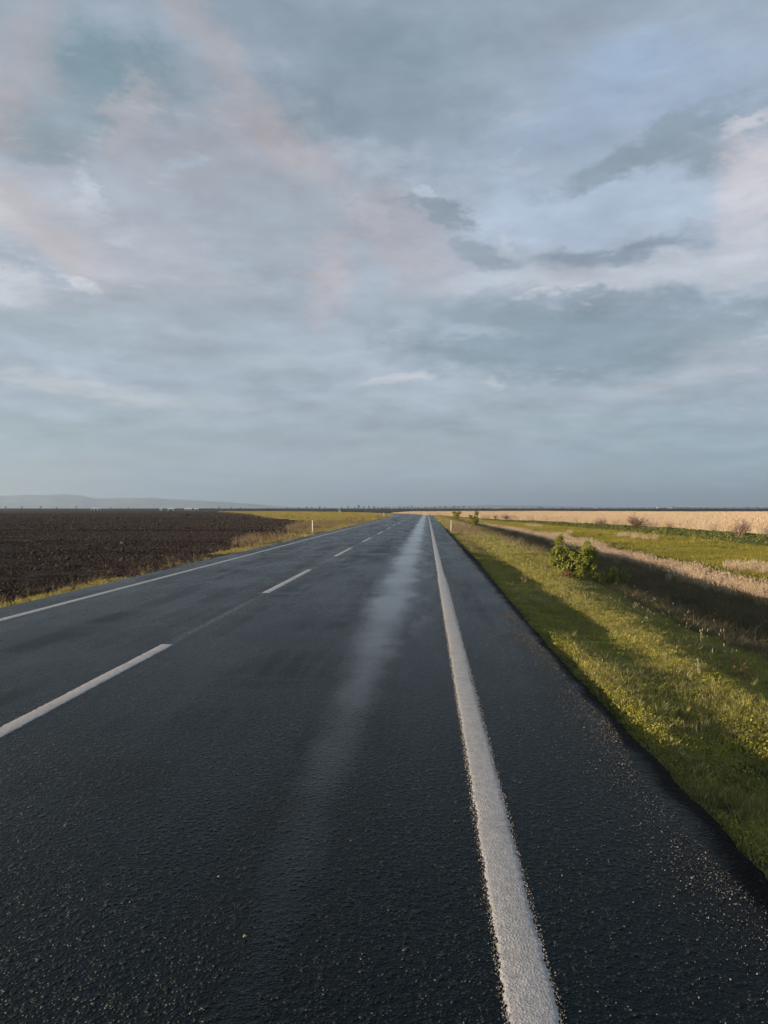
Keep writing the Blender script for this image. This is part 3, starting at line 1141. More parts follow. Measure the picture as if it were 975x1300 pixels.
# ---- left verge
MOSS = blade_material('left_verge_blades', (0.10, 0.120, 0.020), (0.46, 0.42, 0.065), (0.46, 0.32, 0.16), .4, .5)
moss_src = [blades('moss_tuft', 40, .09, .03, .09, .006, .8, MOSS, s, 2, dry=.25) for s in (91, 92)]
WEED = blade_material('weed_stems', (0.095, 0.070, 0.035), (0.21, 0.155, 0.080), (0.33, 0.25, 0.14), .25, .6)
weed_src = [blades('weed_tuft', 14, .10, .15, .45, .006, .5, WEED, s, 3, head=.5, dry=.5) for s in (93, 94, 95)]
xs, ys, ss = [], [], []
for (y0, y1, n, sc) in ((8, 40, 26000, 1.0), (40, 95, 36000, 1.7), (95, 330, 150000, 3.6)):
    def keep(x, y):
        u = lateral(x, y)
        e = field_edge(y) - .15 - (fbm(y * .8, y * 0, 70, 3) - .5) * .5
        strip = np.clip(.15 + 2.6 * (fbm(x * .9, y * .22, 66, 3) - .36), 0, 1)
        strip = np.where(y < 28, strip * np.clip((fbm(y * .35, y * 0, 4, 2) - .58) * 8, .03, 1), strip)
        return (u < -7.12) * (x > e) * in_view(x, y, 4) * strip * (y < 330)
    x, y = sample(n, max(-.66 * y1, -95), -6, y0, y1, keep)
    xs.append(x); ys.append(y); ss.append(RNG.uniform(.6, 1.3, len(x)) * sc)
x, y, s = map(np.concatenate, (xs, ys, ss))
S = np.stack([s, s, s * np.interp(y, [0, 90, 300], [1, 1, .8])], -1)
stuff(scatter('left_verge_grass', place(x, y, -.005), turns(len(x), .15), S, moss_src), 'yellow-green mossy grass between the left road edge and the ploughed field', 'grass')


def keep(x, y):
    u = lateral(x, y)
    e = field_edge(y)
    near = (u < -7.3) & (x > e - .6 - .02 * y)
    dens = np.interp(y, [8, 18, 30, 36, 60, 95, 110, 320], [.35, .5, .5, .65, .6, .34, .30, .22])
    big = np.clip((fbm(x * .3, y * .12, 33, 3) - .35) * 3, .05, 1)
    return near * dens * big * in_view(x, y, 4)


x, y = sample(16000, -16, -7, 8, 110, keep)
x2, y2 = sample(26000, -80, -7, 110, 320, keep)
s = np.concatenate([RNG.uniform(.35, 1.0, len(x)) * np.interp(y, [8, 30, 45, 110], [.45, .7, 1.25, 1.3]), RNG.uniform(.5, 1.1, len(x2))])
x, y = np.concatenate([x, x2]), np.concatenate([y, y2])
stuff(scatter('dry_weeds', place(x, y, -.01), turns(len(x), .15), s, weed_src), 'brown dry weeds standing along the edge of the ploughed field', 'weeds')

# ---- brown heathery weeds round the right marker post, thin pale ones along the edge
HEATH = blade_material('heath_stems', (0.12, 0.075, 0.050), (0.235, 0.165, 0.115), (0.33, 0.26, 0.17), .25, .5)
heath_src = [blades('heath_tuft', 26, .20, .15, .50, .010, .5, HEATH, s, 3, head=.4, dry=.3) for s in (96, 97, 98)]


def keep(x, y):
    r = rel(x, y)
    a = .55 * np.exp(-((y - 60) / 11) ** 2) * np.exp(-((x - 2.7) / .9) ** 2)
    b = .16 * np.exp(-((y - 36) / 8) ** 2) * np.exp(-((x - 4.0) / .9) ** 2)
    c = .12 * np.exp(-((y - 33) / 12) ** 2) * np.exp(-((x - 1.95) / .25) ** 2)
    d = .06 * ((y > 85) & (y < 180) & (r < 9)) * fbm(x * .5, y * .2, 2, 2)
    return (np.maximum.reduce([a, b, c, d])) * ((lateral(x, y) > 1.75) & (r < 24))


x, y = sample(15000, 1.6, 9, 20, 180, keep)
s = RNG.uniform(.45, 1.05, len(x)) * np.interp(y, [20, 60, 180], [.7, 1.2, 1.3])
stuff(scatter('heath_weeds', place(x, y, -.01), turns(len(x), .15), s, heath_src), 'purplish brown weeds on the verge behind the right marker post', 'weeds')


# ---- loose grit on the asphalt
def stone_material():
    m, n, out = material('loose_stone')
    rnd = n.node('ShaderNodeObjectInfo', 5)
    c = n.mix(n.ramp(rnd, .3, 1.0, 0, 1, 'LINEAR'), (0.02, 0.02, 0.02), (0.21, 0.205, 0.195))
    principled(n, out, c, .6, None, .4)
    return m


STONE = stone_material()
grit_src = [lump('grit_stone', s, STONE, .5, 1) for s in (101, 102, 103)]
t = np.concatenate([RNG.uniform(1.5, 12, 17000), RNG.uniform(12, 45, 4000)])
wid = np.interp(t, [1, 4, 8, 14, 45], [.22, .17, .13, .11, .10])
u = 1.36 - np.abs(RNG.normal(0, 1, len(t))) * wid * (1 + 0 * t) - .0
u = np.where(RNG.uniform(0, 1, len(t)) < .12, RNG.uniform(.5, 1.45, len(t)), u) + (fbm(t * .7, t * 0, 2, 3) - .5) * .12
pile = fbm(t * 1.2, t * 0 + 2, 12, 3)
k = RNG.uniform(0, 1, len(t)) < np.clip((pile - .25) * 2.2, .1, 1)
t, u = t[k], u[k]
s = np.exp(RNG.normal(0, .33, len(t))) * .0042 * np.interp(t, [0, 12, 45], [1, 1.2, 1.8])
x, y = along(t, u)
G1 = np.stack([x, y, road_z(u) + s * .25], -1)
# scattered specks over the lanes and grains shed from the edge line
t2 = RNG.uniform(1.8, 16, 420)
u2 = RNG.uniform(-5, 1.2, 420)
s2 = np.exp(RNG.normal(0, .4, 420)) * .0042
G2 = np.stack([u2, t2, road_z(u2) + s2 * .3], -1)
P = np.concatenate([G1, G2]); S1 = np.concatenate([s, s2])
stuff(scatter('road_grit', P, turns(len(P), 1.5), S1, grit_src), 'small pale grit along the broken right edge of the asphalt', 'gravel')
# ragged crumbs of paint beside the edge line
crumb_src = [lump('paint_crumb', s, PAINT, .5, 1) for s in (104, 105)]
t3 = 1.6 + RNG.uniform(0, 1, 9000) ** 1.6 * 16
side = RNG.integers(0, 2, len(t3)) * 2 - 1
u3 = .345 + side * (.080 + np.abs(RNG.normal(0, .011, len(t3))))
s3 = np.exp(RNG.normal(0, .35, len(t3))) * .0034 * np.interp(t3, [1, 18], [1, 1.5])
P = np.stack([u3, t3, road_z(u3) + s3 * .2], -1)
stuff(scatter('paint_crumbs', P, turns(len(P), 1.5), s3, crumb_src), 'crumbs of grey-white paint along both sides of the near edge line', 'paint crumbs')


# ================================================================= countable things
def tube(V, F, pts, radii, sides=5):
    """append a tapering tube through pts"""
    prev = None
    for i, (p, r) in enumerate(zip(pts, radii)):
        p = np.array(p, float)
        if i < len(pts) - 1:
            d = np.array(pts[i + 1], float) - p
        d = d / (np.linalg.norm(d) + 1e-9)
        a = np.cross(d, [0.3, .9, .31]); a /= np.linalg.norm(a)
        b = np.cross(d, a)
        ring = []
        for k in range(sides):
            an = 2 * math.pi * k / sides
            ring.append(len(V))
            V.append(p + r * (math.cos(an) * a + math.sin(an) * b))
        if prev:
            for k in range(sides):
                F.append((prev[k], prev[(k + 1) % sides], ring[(k + 1) % sides], ring[k]))
        prev = ring
    F.append(tuple(prev))


def simple_material(name, color, rough=.8, noise=18.0, var=.25, spec=.3, bumpd=.004):
    m, n, out = material(name)
    p = n.node('ShaderNodeTexCoord', 3)
    a = n.noise(p, noise, 5, .6)
    lo = tuple(c * (1 - var) for c in color)
    hi = tuple(min(.85, c * (1 + var)) for c in color)
    principled(n, out, n.mix(n.ramp(a, .3, .7), lo, hi), rough, bump(n, a, bumpd), spec)
    return m


# ---- marker posts
POST_M = simple_material('post_plastic', (0.50, 0.48, 0.43), .55, 9, .14)
DIRT_M = simple_material('post_base_dirt', (0.30, 0.25, 0.17), .9, 30, .3)


def marker_post(label, u, t, tall):
    x, y = along(t, u)
    z = float(height(x, y))
    root = thing('marker_post', label, 'marker post', (float(x), float(y), z), RNG.uniform(-.2, .2), 'marker posts along the road')
    V, F = [], []
    # rounded triangular post with a sloping head
    ring = []
    w, d = .058, .045
    for k in range(10):
        a = 2 * math.pi * k / 10
        ring.append((w * math.cos(a) * (1.0 if math.sin(a) < 0 else .82), d * math.sin(a)))
    levels = [(.14, 1.0), (tall * .6, .98), (tall - .06, .96), (tall - .015, .92), (tall, .75)]
    for i, (h, k) in enumerate(levels):
        for (px, py) in ring:
            V.append((px * k, py * k, h + (px * .35 if i >= 3 else 0)))
    for i in range(len(levels) - 1):
        for k in range(10):
            a, b = i * 10 + k, i * 10 + (k + 1) % 10
            F.append((a, b, b + 10, a + 10))
    F.append(tuple(range(len(levels) * 10 - 10, len(levels) * 10)))
    mesh_obj('post_body', V, F, POST_M, root)
    V, F = [], []
    tube(V, F, [(0, 0, -.1), (0, 0, .05), (0, 0, .14)], [.075, .070, .064], 10)
    mesh_obj('post_foot', V, F, DIRT_M, root)
    root.rotation_euler[1] = RNG.uniform(-.03, .03)
    return root


marker_post('white marker post on the right verge in front of the brown weeds', 1.70, 52.5, .92)
marker_post('white marker post at the left road edge beside the ploughed field corner', -8.15, 52.5, .93)
marker_post('small distant marker post on the left verge where the road bends', -7.95, 136.0, .95)


# ---- leafy bushes built leaf by leaf
def leaf_bush(name, label, cat, loc, lobes, nleaf, leaf, m_leaf, m_stem, seed, stems=9, group=None, stem_r=.010, scale=1.0):
    r = np.random.default_rng(seed)
    root = thing(name, label, cat, loc, 0, group, scale)
    V, F = [], []
    tips = []
    for i in range(stems):
        lb = lobes[i % len(lobes)]
        d = r.normal(0, 1, 3); d /= np.linalg.norm(d)
        end = np.array(lb[:3]) + d * np.array(lb[3:6]) * .7
        end[2] = max(end[2], .1)
        st = np.array([lb[0] * .35 + r.normal(0, .05), lb[1] * .35 + r.normal(0, .05), -.04])
        mid = (st + end) / 2 + r.normal(0, .05, 3) + np.array([0, 0, .05])
        tube(V, F, [st, mid, end], [stem_r, stem_r * .7, stem_r * .3], 4)
        tips.append((st, mid, end))
        for j in range(5):
            q = mid + (end - mid) * r.uniform(0, 1)
            e2 = q + r.normal(0, .14, 3) * np.array(lb[3:6]).mean() * 2 + np.array([0, 0, .04])
            tube(V, F, [q, e2], [stem_r * .35, stem_r * .15], 3)
    mesh_obj('stems', V, F, m_stem, root)
    V, F, tone = [], [], []
    # clusters of leaves with gaps between them
    cl = []
    for lb in lobes:
        k = max(6, int(26 * lb[3] * lb[5] / .12))
        for i in range(k):
            d = r.normal(0, 1, 3); d /= np.linalg.norm(d)
            rad = r.uniform(.45, 1.0) ** .6
            c = np.array(lb[:3]) + d * np.array(lb[3:6]) * rad
            if c[2] < .03:
                c[2] = r.uniform(.03, .2)
            cl.append((c, d))
    for i in range(nleaf):
        c0, d0 = cl[r.integers(0, len(cl))]
        c = c0 + r.normal(0, .042, 3)
        nrm = d0 * .8 + r.normal(0, .6, 3) + np.array([0, 0, .3])
        nrm /= np.linalg.norm(nrm)
        t = np.cross(nrm, r.normal(0, 1, 3)); t /= np.linalg.norm(t)
        b = np.cross(nrm, t)
        L = leaf * r.uniform(.6, 1.35)
        q = len(V)
        V += [c - t * L * .5, c + b * L * .27 + nrm * L * .05, c + t * L * .5 - nrm * L * .12, c - b * L * .27 + nrm * L * .05]
        F += [(q, q + 1, q + 2), (q, q + 2, q + 3)]
        tn = r.uniform(0, .3) if r.uniform() > .12 else r.uniform(.5, 1)
        tone += [tn] * 4
    f = mesh_obj('foliage', V, F, m_leaf, root)
    f.data.attributes.new('tone', 'FLOAT', 'POINT').data.foreach_set('value', np.array(tone, dtype=np.float32))
    return root


BUSH = blade_material('bush_leaves', (0.17, 0.21, 0.030), (0.34, 0.37, 0.05), (0.30, 0.28, 0.09), .35, 3.0)
BUSH2 = blade_material('yellow_bush_leaves', (0.30, 0.27, 0.035), (0.44, 0.37, 0.05), (0.42, 0.34, 0.08), .4, 3.0)
BUSH3 = blade_material('roadside_bush_leaves', (0.15, 0.19, 0.028), (0.26, 0.28, 0.045), (0.32, 0.28, 0.08), .4, 3.0)
RUST = blade_material('rusty_leaves', (0.17, 0.075, 0.042), (0.26, 0.12, 0.07), (0.36, 0.17, 0.09), .3, 3.0)
BARK = simple_material('bush_bark', (0.085, 0.062, 0.045), .9, 40, .3)
TWIG = simple_material('bare_twig', (0.15, 0.105, 0.082), .9, 20, .25)


def at(x, y, dz=0.0):
    return (x, y, float(height(x, y)) + dz)


leaf_bush('green_bush', 'big two-lobed light green bush on the sunlit lip of the ditch', 'bush', at(3.85, 19.5),
          [(-.27, .1, .50, .27, .27, .40), (.22, -.1, .46, .27, .27, .36), (.0, .0, .30, .38, .30, .26), (.02, -.05, .55, .20, .20, .18), (-.36, 0, .85, .14, .14, .18), (.30, 0, .80, .12, .12, .14), (-.48, .05, .50, .12, .12, .20)],
          12000, .046, BUSH, BARK, 201, 26, scale=1.12)
leaf_bush('low_bush', 'low spreading green bush in front of the ditch just right of the big bush', 'bush', at(4.75, 20.0),
          [(-.18, 0, .26, .30, .25, .20), (.28, .1, .30, .34, .25, .22)], 1500, .06, BUSH3, BARK, 202, 8)
leaf_bush('rusty_plant', 'small rusty red plant at the foot of the big green bush', 'plant', at(3.55, 19.2),
          [(0, 0, .10, .16, .12, .08)], 150, .04, RUST, BARK, 203, 5)
leaf_bush('upright_shrub', 'upright bright green shrub beside the brown weeds right of the road', 'shrub', at(4.25, 67.5),
          [(-.1, 0, .55, .55, .5, .45), (.15, 0, 1.15, .45, .45, .45), (.35, 0, 1.9, .28, .28, .35), (-.4, 0, 1.5, .3, .3, .3)], 2600, .12, BUSH3, BARK, 204, 10, stem_r=.018, scale=.72)
leaf_bush('yellow_shrub', 'rounded yellow-leaved shrub near the far end of the right verge', 'shrub', at(5.5, 140),
          [(0, 0, 1.15, .62, .6, .45), (-.4, 0, 1.55, .4, .4, .35), (.5, 0, 1.6, .4, .4, .3), (0, 0, .45, .25, .25, .4)], 1900, .16, BUSH2, BARK, 205, 10, stem_r=.03)
# reddish plants in the verge grass
leaf_bush('reddish_plant', 'reddish brown withered plant in the shaded grass above the ditch', 'plant', at(4.5, 13.2),
          [(0, 0, .09, .06, .06, .06), (.17, .05, .06, .05, .05, .025)], 420, .03, RUST, BARK, 206, 4, stem_r=.004)
leaf_bush('red_leaf_patch', 'flat rust-red patch of leaves in the lit grass at the right edge', 'plant', at(3.42, 8.25),
          [(0, 0, .035, .13, .10, .025)], 200, .022, RUST, BARK, 207, 3, stem_r=.003)


# ---- bare dry bushes in front of the reeds
def bare_bush(name, label, loc, wide, tall, seed, stems=26):
    r = np.random.default_rng(seed)
    root = thing(name, label, 'bush', loc, 0, 'bare bushes in front of the reed bed')
    V, F = [], []

    def grow(p, d, L, rad, depth):
        pts = [p]
        for k in range(3):
            d = d + r.normal(0, .18, 3); d /= np.linalg.norm(d)
            pts.append(pts[-1] + d * L / 3)
        tube(V, F, pts, [rad, rad * .85, rad * .7, rad * .5], 3)
        if depth:
            for k in range(4):
                q = pts[r.integers(1, 4)]
                e = d + r.normal(0, .55, 3); e[2] = abs(e[2]) * .8 + .1
                grow(q, e / np.linalg.norm(e), L * r.uniform(.45, .7), rad * .55, depth - 1)
    for i in range(stems):
        a = r.uniform(0, 6.283)
        sp = r.uniform(.05, 1) ** .6
        d = np.array([math.cos(a) * sp * wide / 2, math.sin(a) * sp * wide / 2, tall * (1 - .45 * sp * sp)])
        L = np.linalg.norm(d) * r.uniform(.6, .8)
        grow(np.array([r.normal(0, .08), r.normal(0, .08), -.05]), d / np.linalg.norm(d), L, .022, 2)
    mesh_obj('twigs', V, F, TWIG, root)
    return root


bare_bush('bare_bush', 'largest bare brown bush, rounded, behind the green bank', at(22.2, 79.5, .05), 2.5, 1.35, 301, 46)
bare_bush('bare_bush', 'smaller bare brown bush left of the largest one on the bank', at(20.4, 88, .05), 1.6, .95, 302, 22)
bare_bush('bare_bush', 'spiky bare bush leaning up beside the bank plants near the right edge', at(23.1, 56.3, .0), 1.6, 1.45, 303, 26)
bare_bush('bare_bush', 'far small dark bare bush at the reed edge', at(13.4, 127, .1), 1.5, 1.0, 304, 24)
bare_bush('bare_bush', 'farthest low bare bush at the reed edge left of a darker one', at(12.1, 132, .1), 1.1, .7, 305, 18)

# ---- loose pebbles one can pick out on the lane
PEB_Y = simple_material('yellow_pebble', (0.62, 0.50, 0.26), .5, 60, .15)
PEB_W = simple_material('white_pebble', (0.60, 0.58, 0.54), .5, 60, .15)
for (x, y, s, m, lab) in ((-.70, 2.80, .018, PEB_Y, 'yellow pebble lying on the smooth wet streak near the bottom'),
                          (-.77, 2.36, .009, PEB_Y, 'tiny tan pebble below the yellow one'),
                          (-.93, 3.25, .011, PEB_W, 'white pebble on the dark asphalt up and left of the yellow one'),
                          (1.14, 2.53, .012, PEB_W, 'white stone chip on the shoulder near the bottom right')):
    o = lump('pebble', int(s * 10000) + 7, m, .4, 2, True)
    o.scale = (s, s * .8, s * .6)
    o.location = (x, y, float(road_z(x)) + s * .22)
    o.rotation_euler = (0, 0, s * 900)
    tag(o, lab, 'pebble', 'loose pebbles on the asphalt')

# ================================================================= far things
WHITE_W = simple_material('shed_wall', (0.76, 0.75, 0.68), .7, .8, .08, bumpd=.0)
DARK_R = simple_material('dark_roof', (0.055, 0.072, 0.062), .8, .8, .2, bumpd=.0)
HOUSE_W = simple_material('house_wall', (0.50, 0.49, 0.45), .7, .8, .08, bumpd=.0)
DARK_W = simple_material('dark_shed_wall', (0.060, 0.080, 0.062), .8, .8, .2, bumpd=.0)
ROOF_M = simple_material('shed_roof', (0.30, 0.30, 0.29), .7, .8, .15, bumpd=.0)
DARK_O = simple_material('opening', (0.03, 0.03, 0.03), .8, .8, .1, bumpd=.0)


def shed(name, label, cat, x, y, L, D, H, wall=WHITE_W, rise=.8, rotz=0.0, group=None, doors=2):
    root = thing(name, label, cat, (x, y, float(height(x, y))), rotz, group)
    l, d = L / 2, D / 2
    V = [(-l, -d, 0), (l, -d, 0), (l, d, 0), (-l, d, 0), (-l, -d, H), (l, -d, H), (l, d, H), (-l, d, H), (-l, 0, H + rise), (l, 0, H + rise)]
    F = [(0, 1, 5, 4), (2, 3, 7, 6), (1, 2, 6, 9, 5), (3, 0, 4, 8, 7), (0, 3, 2, 1)]
    mesh_obj('wall', V, F, wall, root)
    o = .25
    V = [(-l - o, -d - o, H - .12), (l + o, -d - o, H - .12), (l + o, 0, H + rise + .05), (-l - o, 0, H + rise + .05), (l + o, d + o, H - .12), (-l - o, d + o, H - .12)]
    V += [(a, b, c + .14) for a, b, c in V]
    F = [(0, 1, 2, 3), (3, 2, 4, 5), (6, 9, 8, 7), (9, 11, 10, 8), (0, 6, 7, 1), (5, 4, 10, 11), (0, 3, 9, 6), (3, 5, 11, 9), (1, 7, 8, 2), (2, 8, 10, 4)]
    mesh_obj('roof', V, F, {WHITE_W: WHITE_W, DARK_W: DARK_R}.get(wall, ROOF_M), root)
    for k in range(doors):
        cx = -l + L * (k + .5) / doors
        w = min(1.2, L / doors * .25)
        V = [(cx - w, -d - .03, .05), (cx + w, -d - .03, .05), (cx + w, -d - .03, H * .7), (cx - w, -d - .03, H * .7)]
        V += [(a, -d + .05, c) for a, b, c in V]
        F = [(0, 1, 2, 3), (0, 4, 5, 1), (1, 5, 6, 2), (2, 6, 7, 3), (3, 7, 4, 0)]
        mesh_obj('opening', V, F, DARK_O, root)
    return root


def bearing(px_deg, dist):
    """point at a bearing (degrees right of the road) and distance"""
    a = R(px_deg)
    return dist * math.sin(a), dist * math.cos(a)


def hshed(label, b, dist, L, D, H, **k):
    x, y = bearing(b, dist)
    return shed(k.pop('name', 'white_shed'), label, k.pop('cat', 'shed'), x, y, L, D, H, rotz=-R(b), **k)


g = 'pale sheds beyond the ploughed field'
hshed('long pale shed alone at the far left beyond the field', -24.6, 720, 8.5, 6, 1.9, group=g, doors=3)
hshed('brightest pale shed, first of the three beyond the field', -19.4, 690, 5.6, 5, 1.6, group=g, doors=1)
hshed('longer pale shed in the middle of the three beyond the field', -18.15, 700, 6.6, 5, 1.5, group=g, doors=3)
hshed('short pale shed, right end of the three beyond the field', -17.55, 700, 3.4, 4, 1.5, group=g, doors=1)
hshed('tiny pale hut just left of the brightest shed', -20.1, 720, 2.4, 3, 1.9, name='white_hut', cat='hut', group=g, doors=0)
hshed('long dark green shed with pale ends beyond the left verge', -5.8, 336, 10.2, 6, 1.25, wall=DARK_W, name='green_shed', rise=.65, doors=0)
hshed('pale hut at the left end of the long green shed', -6.75, 337, 1.2, 2, 1.35, name='pale_hut', cat='hut', rise=.3, wall=HOUSE_W, doors=0)
hshed('pale hut at the right end of the long green shed', -4.82, 337, 1.2, 2, 1.35, name='pale_hut', cat='hut', rise=.3, wall=HOUSE_W, doors=0)
g = 'farmhouses on the horizon'
hshed('low white farmhouse on the horizon above the left road line', -2.5, 1500, 9, 8, 2.6, name='farmhouse', cat='house', group=g, wall=HOUSE_W, rise=1.8)
hshed('tall narrow white house on the horizon above the road end', -.40, 1500, 3.6, 7, 5.6, name='tall_house', cat='house', group=g, wall=HOUSE_W, rise=1.5, doors=1)
hshed('white farmhouse on the horizon above the far bare bushes', 5.2, 1500, 8, 8, 2.4, name='farmhouse', cat='house', group=g, wall=HOUSE_W, rise=1.6)
hshed('second white farmhouse, right of the one above the bare bushes', 5.62, 1510, 5, 7, 2.8, name='farmhouse', cat='house', group=g, wall=HOUSE_W, rise=1.6)
hshed('lone pale house on the horizon above the reeds, centre right', 12.6, 1500, 4.5, 7, 2.6, name='farmhouse', cat='house', group=g, wall=HOUSE_W, rise=1.6)
for k, (b, L, hh) in enumerate(((16.9, 3.2, 4.2), (17.3, 5, 2.8), (17.65, 3, 3.6), (17.85, 4, 2.6))):
    hshed(['narrow pale house, leftmost of the four far village houses on the right', 'low wide house, second of the four far village houses',
           'third of the four far village houses on the right', 'rightmost low house of the four far village houses'][k], b, 1480 + k * 14, L, 8, hh, name='village_house', cat='house', group=g, wall=HOUSE_W, rise=1.4, doors=1)

# ---- trees on the horizon
CROWN = blade_material('far_tree_crown', (0.030, 0.034, 0.024), (0.060, 0.058, 0.040), (0.08, 0.07, 0.05), .2, .2)
TRUNK = simple_material('far_tree_trunk', (0.06, 0.05, 0.04), .9, 1.0, .2)


def far_tree(label, loc, tall, wide, seed, group):
    r = np.random.default_rng(seed)
    root = thing('tree', label, 'tree', loc, 0, group)
    V, F = [], []
    tube(V, F, [(0, 0, -.3), (.1, 0, tall * .35), (0, .1, tall * .8)], [.22, .16, .05], 6)
    for k in range(6):
        a = r.uniform(0, 6.28)
        st = (0, 0, tall * r.uniform(.25, .5))
        tube(V, F, [st, (math.cos(a) * wide * .35, math.sin(a) * wide * .35, st[2] + tall * .25)], [.09, .03], 4)
    mesh_obj('trunk', V, F, TRUNK, root)
    V, F, tone = [], [], []
    cl = [np.array([r.normal(0, wide * .22), r.normal(0, wide * .22), tall * r.uniform(.35, .92)]) for k in range(11)]
    for i in range(420):
        c = cl[r.integers(0, len(cl))] + r.normal(0, 1, 3) * np.array([wide * .11, wide * .11, tall * .075])
        t = r.normal(0, 1, 3); t /= np.linalg.norm(t)
        b = np.cross(t, r.normal(0, 1, 3)); b /= np.linalg.norm(b)
        L = r.uniform(.15, .34) * tall / 6
        q = len(V)
        V += [c - t * L, c + b * L * .6, c + t * L, c - b * L * .6]
        F.append((q, q + 1, q + 2, q + 3))
        tone += [r.uniform(0, .6)] * 4
    f = mesh_obj('crown', V, F, CROWN, root)
    f.data.attributes.new('tone', 'FLOAT', 'POINT').data.foreach_set('value', np.array(tone, dtype=np.float32))
    return root


GL, GC, GR = 'trees on the horizon left of the road', 'trees on the horizon beyond the road end', 'trees on the horizon beyond the reeds'
LL = {GL: 'small dark tree on the flat horizon beyond the ploughed field', GC: 'small dark tree on the horizon beyond the end of the road',
      GR: 'small dark tree on the horizon beyond the reed bed'}
protos = [far_tree(LL[GL], (*bearing(-28.2, 1450), -.4), 6.0, 5.5, 401, GL),
          far_tree(LL[GC], (*bearing(-1.2, 1500), -.4), 6.5, 8.0, 402, GC),
          far_tree(LL[GR], (*bearing(8.5, 1500), -.4), 5.0, 9.0, 403, GR)]
spots = [(-30.4, .9), (-29.4, .8), (-27.2, .8), (-25.9, 1.0), (-24.4, .7), (-23.6, .7), (-22.4, .6), (-15.9, 1.0), (-15.0, 1.0), (-14.3, .8), (-12.3, .6), (-10.8, .7),
         (-9.9, .8), (-9.3, 1.0), (-8.9, .8), (-8.3, 1.0), (-7.9, .8), (-6.6, .8), (-6.1, 1.0), (-5.6, .9), (-5.3, 1.2), (-4.9, 1.1), (-4.5, 1.2), (-4.1, 1.1)]
r8 = np.random.default_rng(8)
for i, (b, k) in enumerate(spots):
    x, y = bearing(b, 1450 + 60 * (i % 5))
    k *= r8.uniform(.85, 1.15)
    copy_thing(protos[0], (x, y, -.4), i * 1.3, k, LL[GL])
cs = [-3.8, -3.5, -3.2, -2.95, -2.1, -1.8, -1.5, -.9, -.65, -.15, .1, .35, .6, 1.0, 1.4, 1.8, 2.1, 2.4, 2.8, 3.3]
for i, b in enumerate(cs):
    x, y = bearing(b, 1520 + 50 * (i % 4))
    k = r8.uniform(.6, 1.05)
    t = copy_thing(protos[1], (x, y, -.4), i * 2.1, k)
rs = [3.9, 4.3, 4.8, 5.9, 6.15, 6.4, 6.7, 7.3, 8.0, 8.7, 9.5, 10.2, 10.9, 11.6, 12.2, 12.9, 13.5, 14.4, 14.9, 15.3, 15.9, 16.4, 16.75, 17.1, 17.5, 17.95, 18.3,
      18.6, 18.9, 19.2, 19.5, 19.8, 20.2, 21.4, 22.0, 22.8, 23.4, 24.0]
for i, b in enumerate(rs):
    x, y = bearing(b, 1500 + 50 * (i % 4))
    k = r8.uniform(.55, .95) * (1.25 if 17.9 < b < 20 else 1)
    t = copy_thing(protos[2], (x, y, -.4), i * 1.7, k)

# far belt of scrub running along the whole horizon, too far off to tell plants apart
V_SC = [leaf_clump('scrub_clump', 60, 3.0, 1.7, 1.1, CROWN, s) for s in (501, 502)]
b = RNG.uniform(-36, 30, 5200)
dist = RNG.uniform(900, 1800, len(b)) + (fbm(b * .5, b * 0, 3, 3) - .5) * 300
x = dist * np.sin(np.radians(b)); y = dist * np.cos(np.radians(b))
s = RNG.uniform(.5, 1.1, len(b)) * (.6 + .6 * fbm(b * .8, b * 0 + 1, 6, 3))
stuff(scatter('far_scrub', np.stack([x, y, np.full(len(x), -.5)], -1), turns(len(x), .05), np.stack([s * 1.5, s * 1.5, s * .8], -1), V_SC),
      'low dark belt of scrub along the horizon', 'scrub')


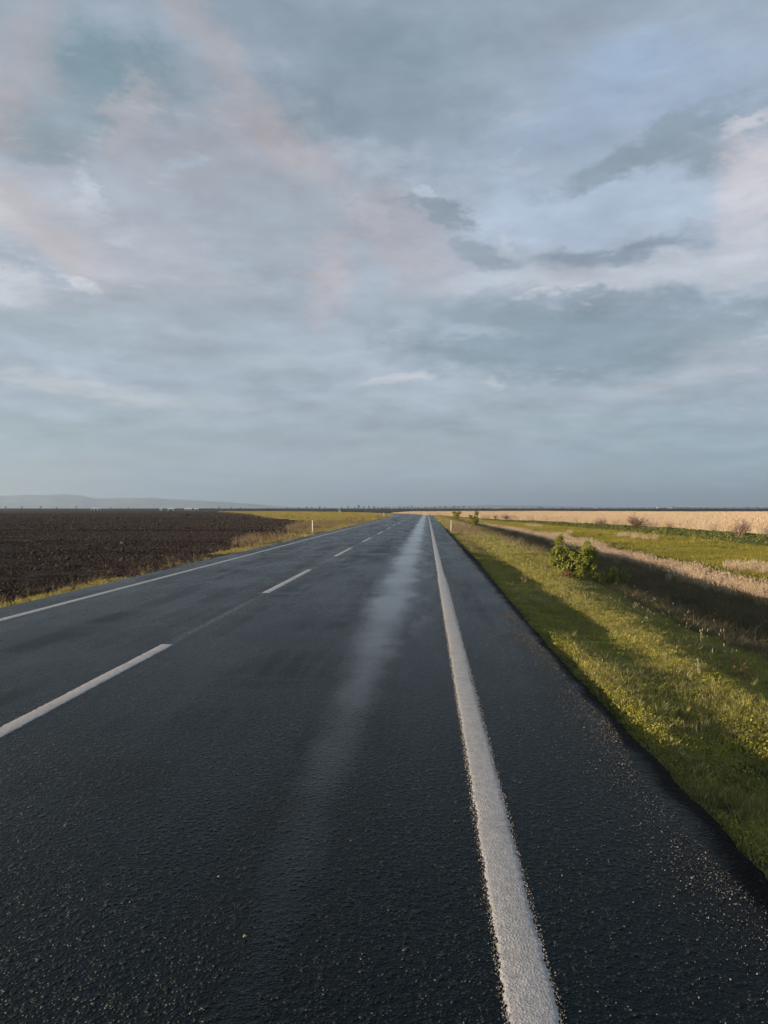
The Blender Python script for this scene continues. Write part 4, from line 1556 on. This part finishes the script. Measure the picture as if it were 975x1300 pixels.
# ---- hills
def hills_mesh(name, b0, b1, dist, prof, depth, seed):
    bs = np.linspace(b0, b1, 260)
    rows = []
    for j, f in enumerate(np.linspace(-1, 1, 15)):
        h = np.interp(bs, [p[0] for p in prof], [p[1] for p in prof]) * dist / 6500.0
        shape = max(0.0, 1 - abs(f)) ** .8
        d = dist + f * depth
        jit = (fbm(bs * .9 + j * .35, bs * 0 + j * .5, seed, 5) - .5)
        z = h * shape * (1 + jit * .5) if j != 7 else h * (1 + (fbm(bs * 1.3, bs * 0, seed, 5) - .5) * .16)
        z = z - 1.5
        a = np.radians(bs)
        rows.append(np.stack([d * np.sin(a), d * np.cos(a), z], -1))
    V = np.stack(rows).reshape(-1, 3)
    idx = np.arange(15 * 260).reshape(15, 260)
    Q = np.stack([idx[:-1, :-1], idx[:-1, 1:], idx[1:, 1:], idx[1:, :-1]], -1).reshape(-1, 4)
    m, n, out = material(name + '_cover')
    p = n.node('ShaderNodeTexCoord', 3)
    c = n.mix(n.ramp(n.noise(p, .004, 6, .6), .4, .65), (0.24, 0.25, 0.25), (0.32, 0.32, 0.32))
    principled(n, out, c, .95, None, .1)
    return structure(mesh_obj(name, V, Q, m, smooth=True))


hills_mesh('hills', -48, 8, 8300, [(-48, 60), (-40, 85), (-33, 100), (-30, 105), (-28, 110), (-26.8, 112), (-25.6, 103), (-24.5, 80), (-22.6, 84), (-20.5, 86), (-17.5, 68),
                                   (-15, 50), (-12.5, 30), (-10.5, 12), (-8, 5), (8, 2)], 700, 5)
hills_mesh('low_hills', -6, 32, 7000, [(-6, 3), (-1, 10), (3, 24), (5, 28), (8, 24), (12, 12), (18, 9), (26, 12), (32, 8)], 500, 9)


# ---- the air: one closed box of even haze round everything
def build_haze():
    lo, hi = (-9600, -9600, -3.2), (9600, 9600, 170)
    V = [(x, y, z) for z in (lo[2], hi[2]) for (x, y) in ((lo[0], lo[1]), (hi[0], lo[1]), (hi[0], hi[1]), (lo[0], hi[1]))]
    F = [(0, 3, 2, 1), (4, 5, 6, 7), (0, 1, 5, 4), (1, 2, 6, 5), (2, 3, 7, 6), (3, 0, 4, 7)]
    m = bpy.data.materials.new('haze')
    m.use_nodes = True
    m.node_tree.nodes.clear()
    out = m.node_tree.nodes.new('ShaderNodeOutputMaterial')
    v = m.node_tree.nodes.new('ShaderNodeVolumePrincipled')
    v.inputs['Color'].default_value = (0.62, 0.80, 1.0, 1)
    v.inputs['Density'].default_value = 0.00015
    v.inputs['Anisotropy'].default_value = 0.5
    m.node_tree.links.new(v.outputs[0], out.inputs['Volume'])
    o = mesh_obj('haze', V, F, m)
    o['kind'] = 'stuff'
    return o


build_haze()
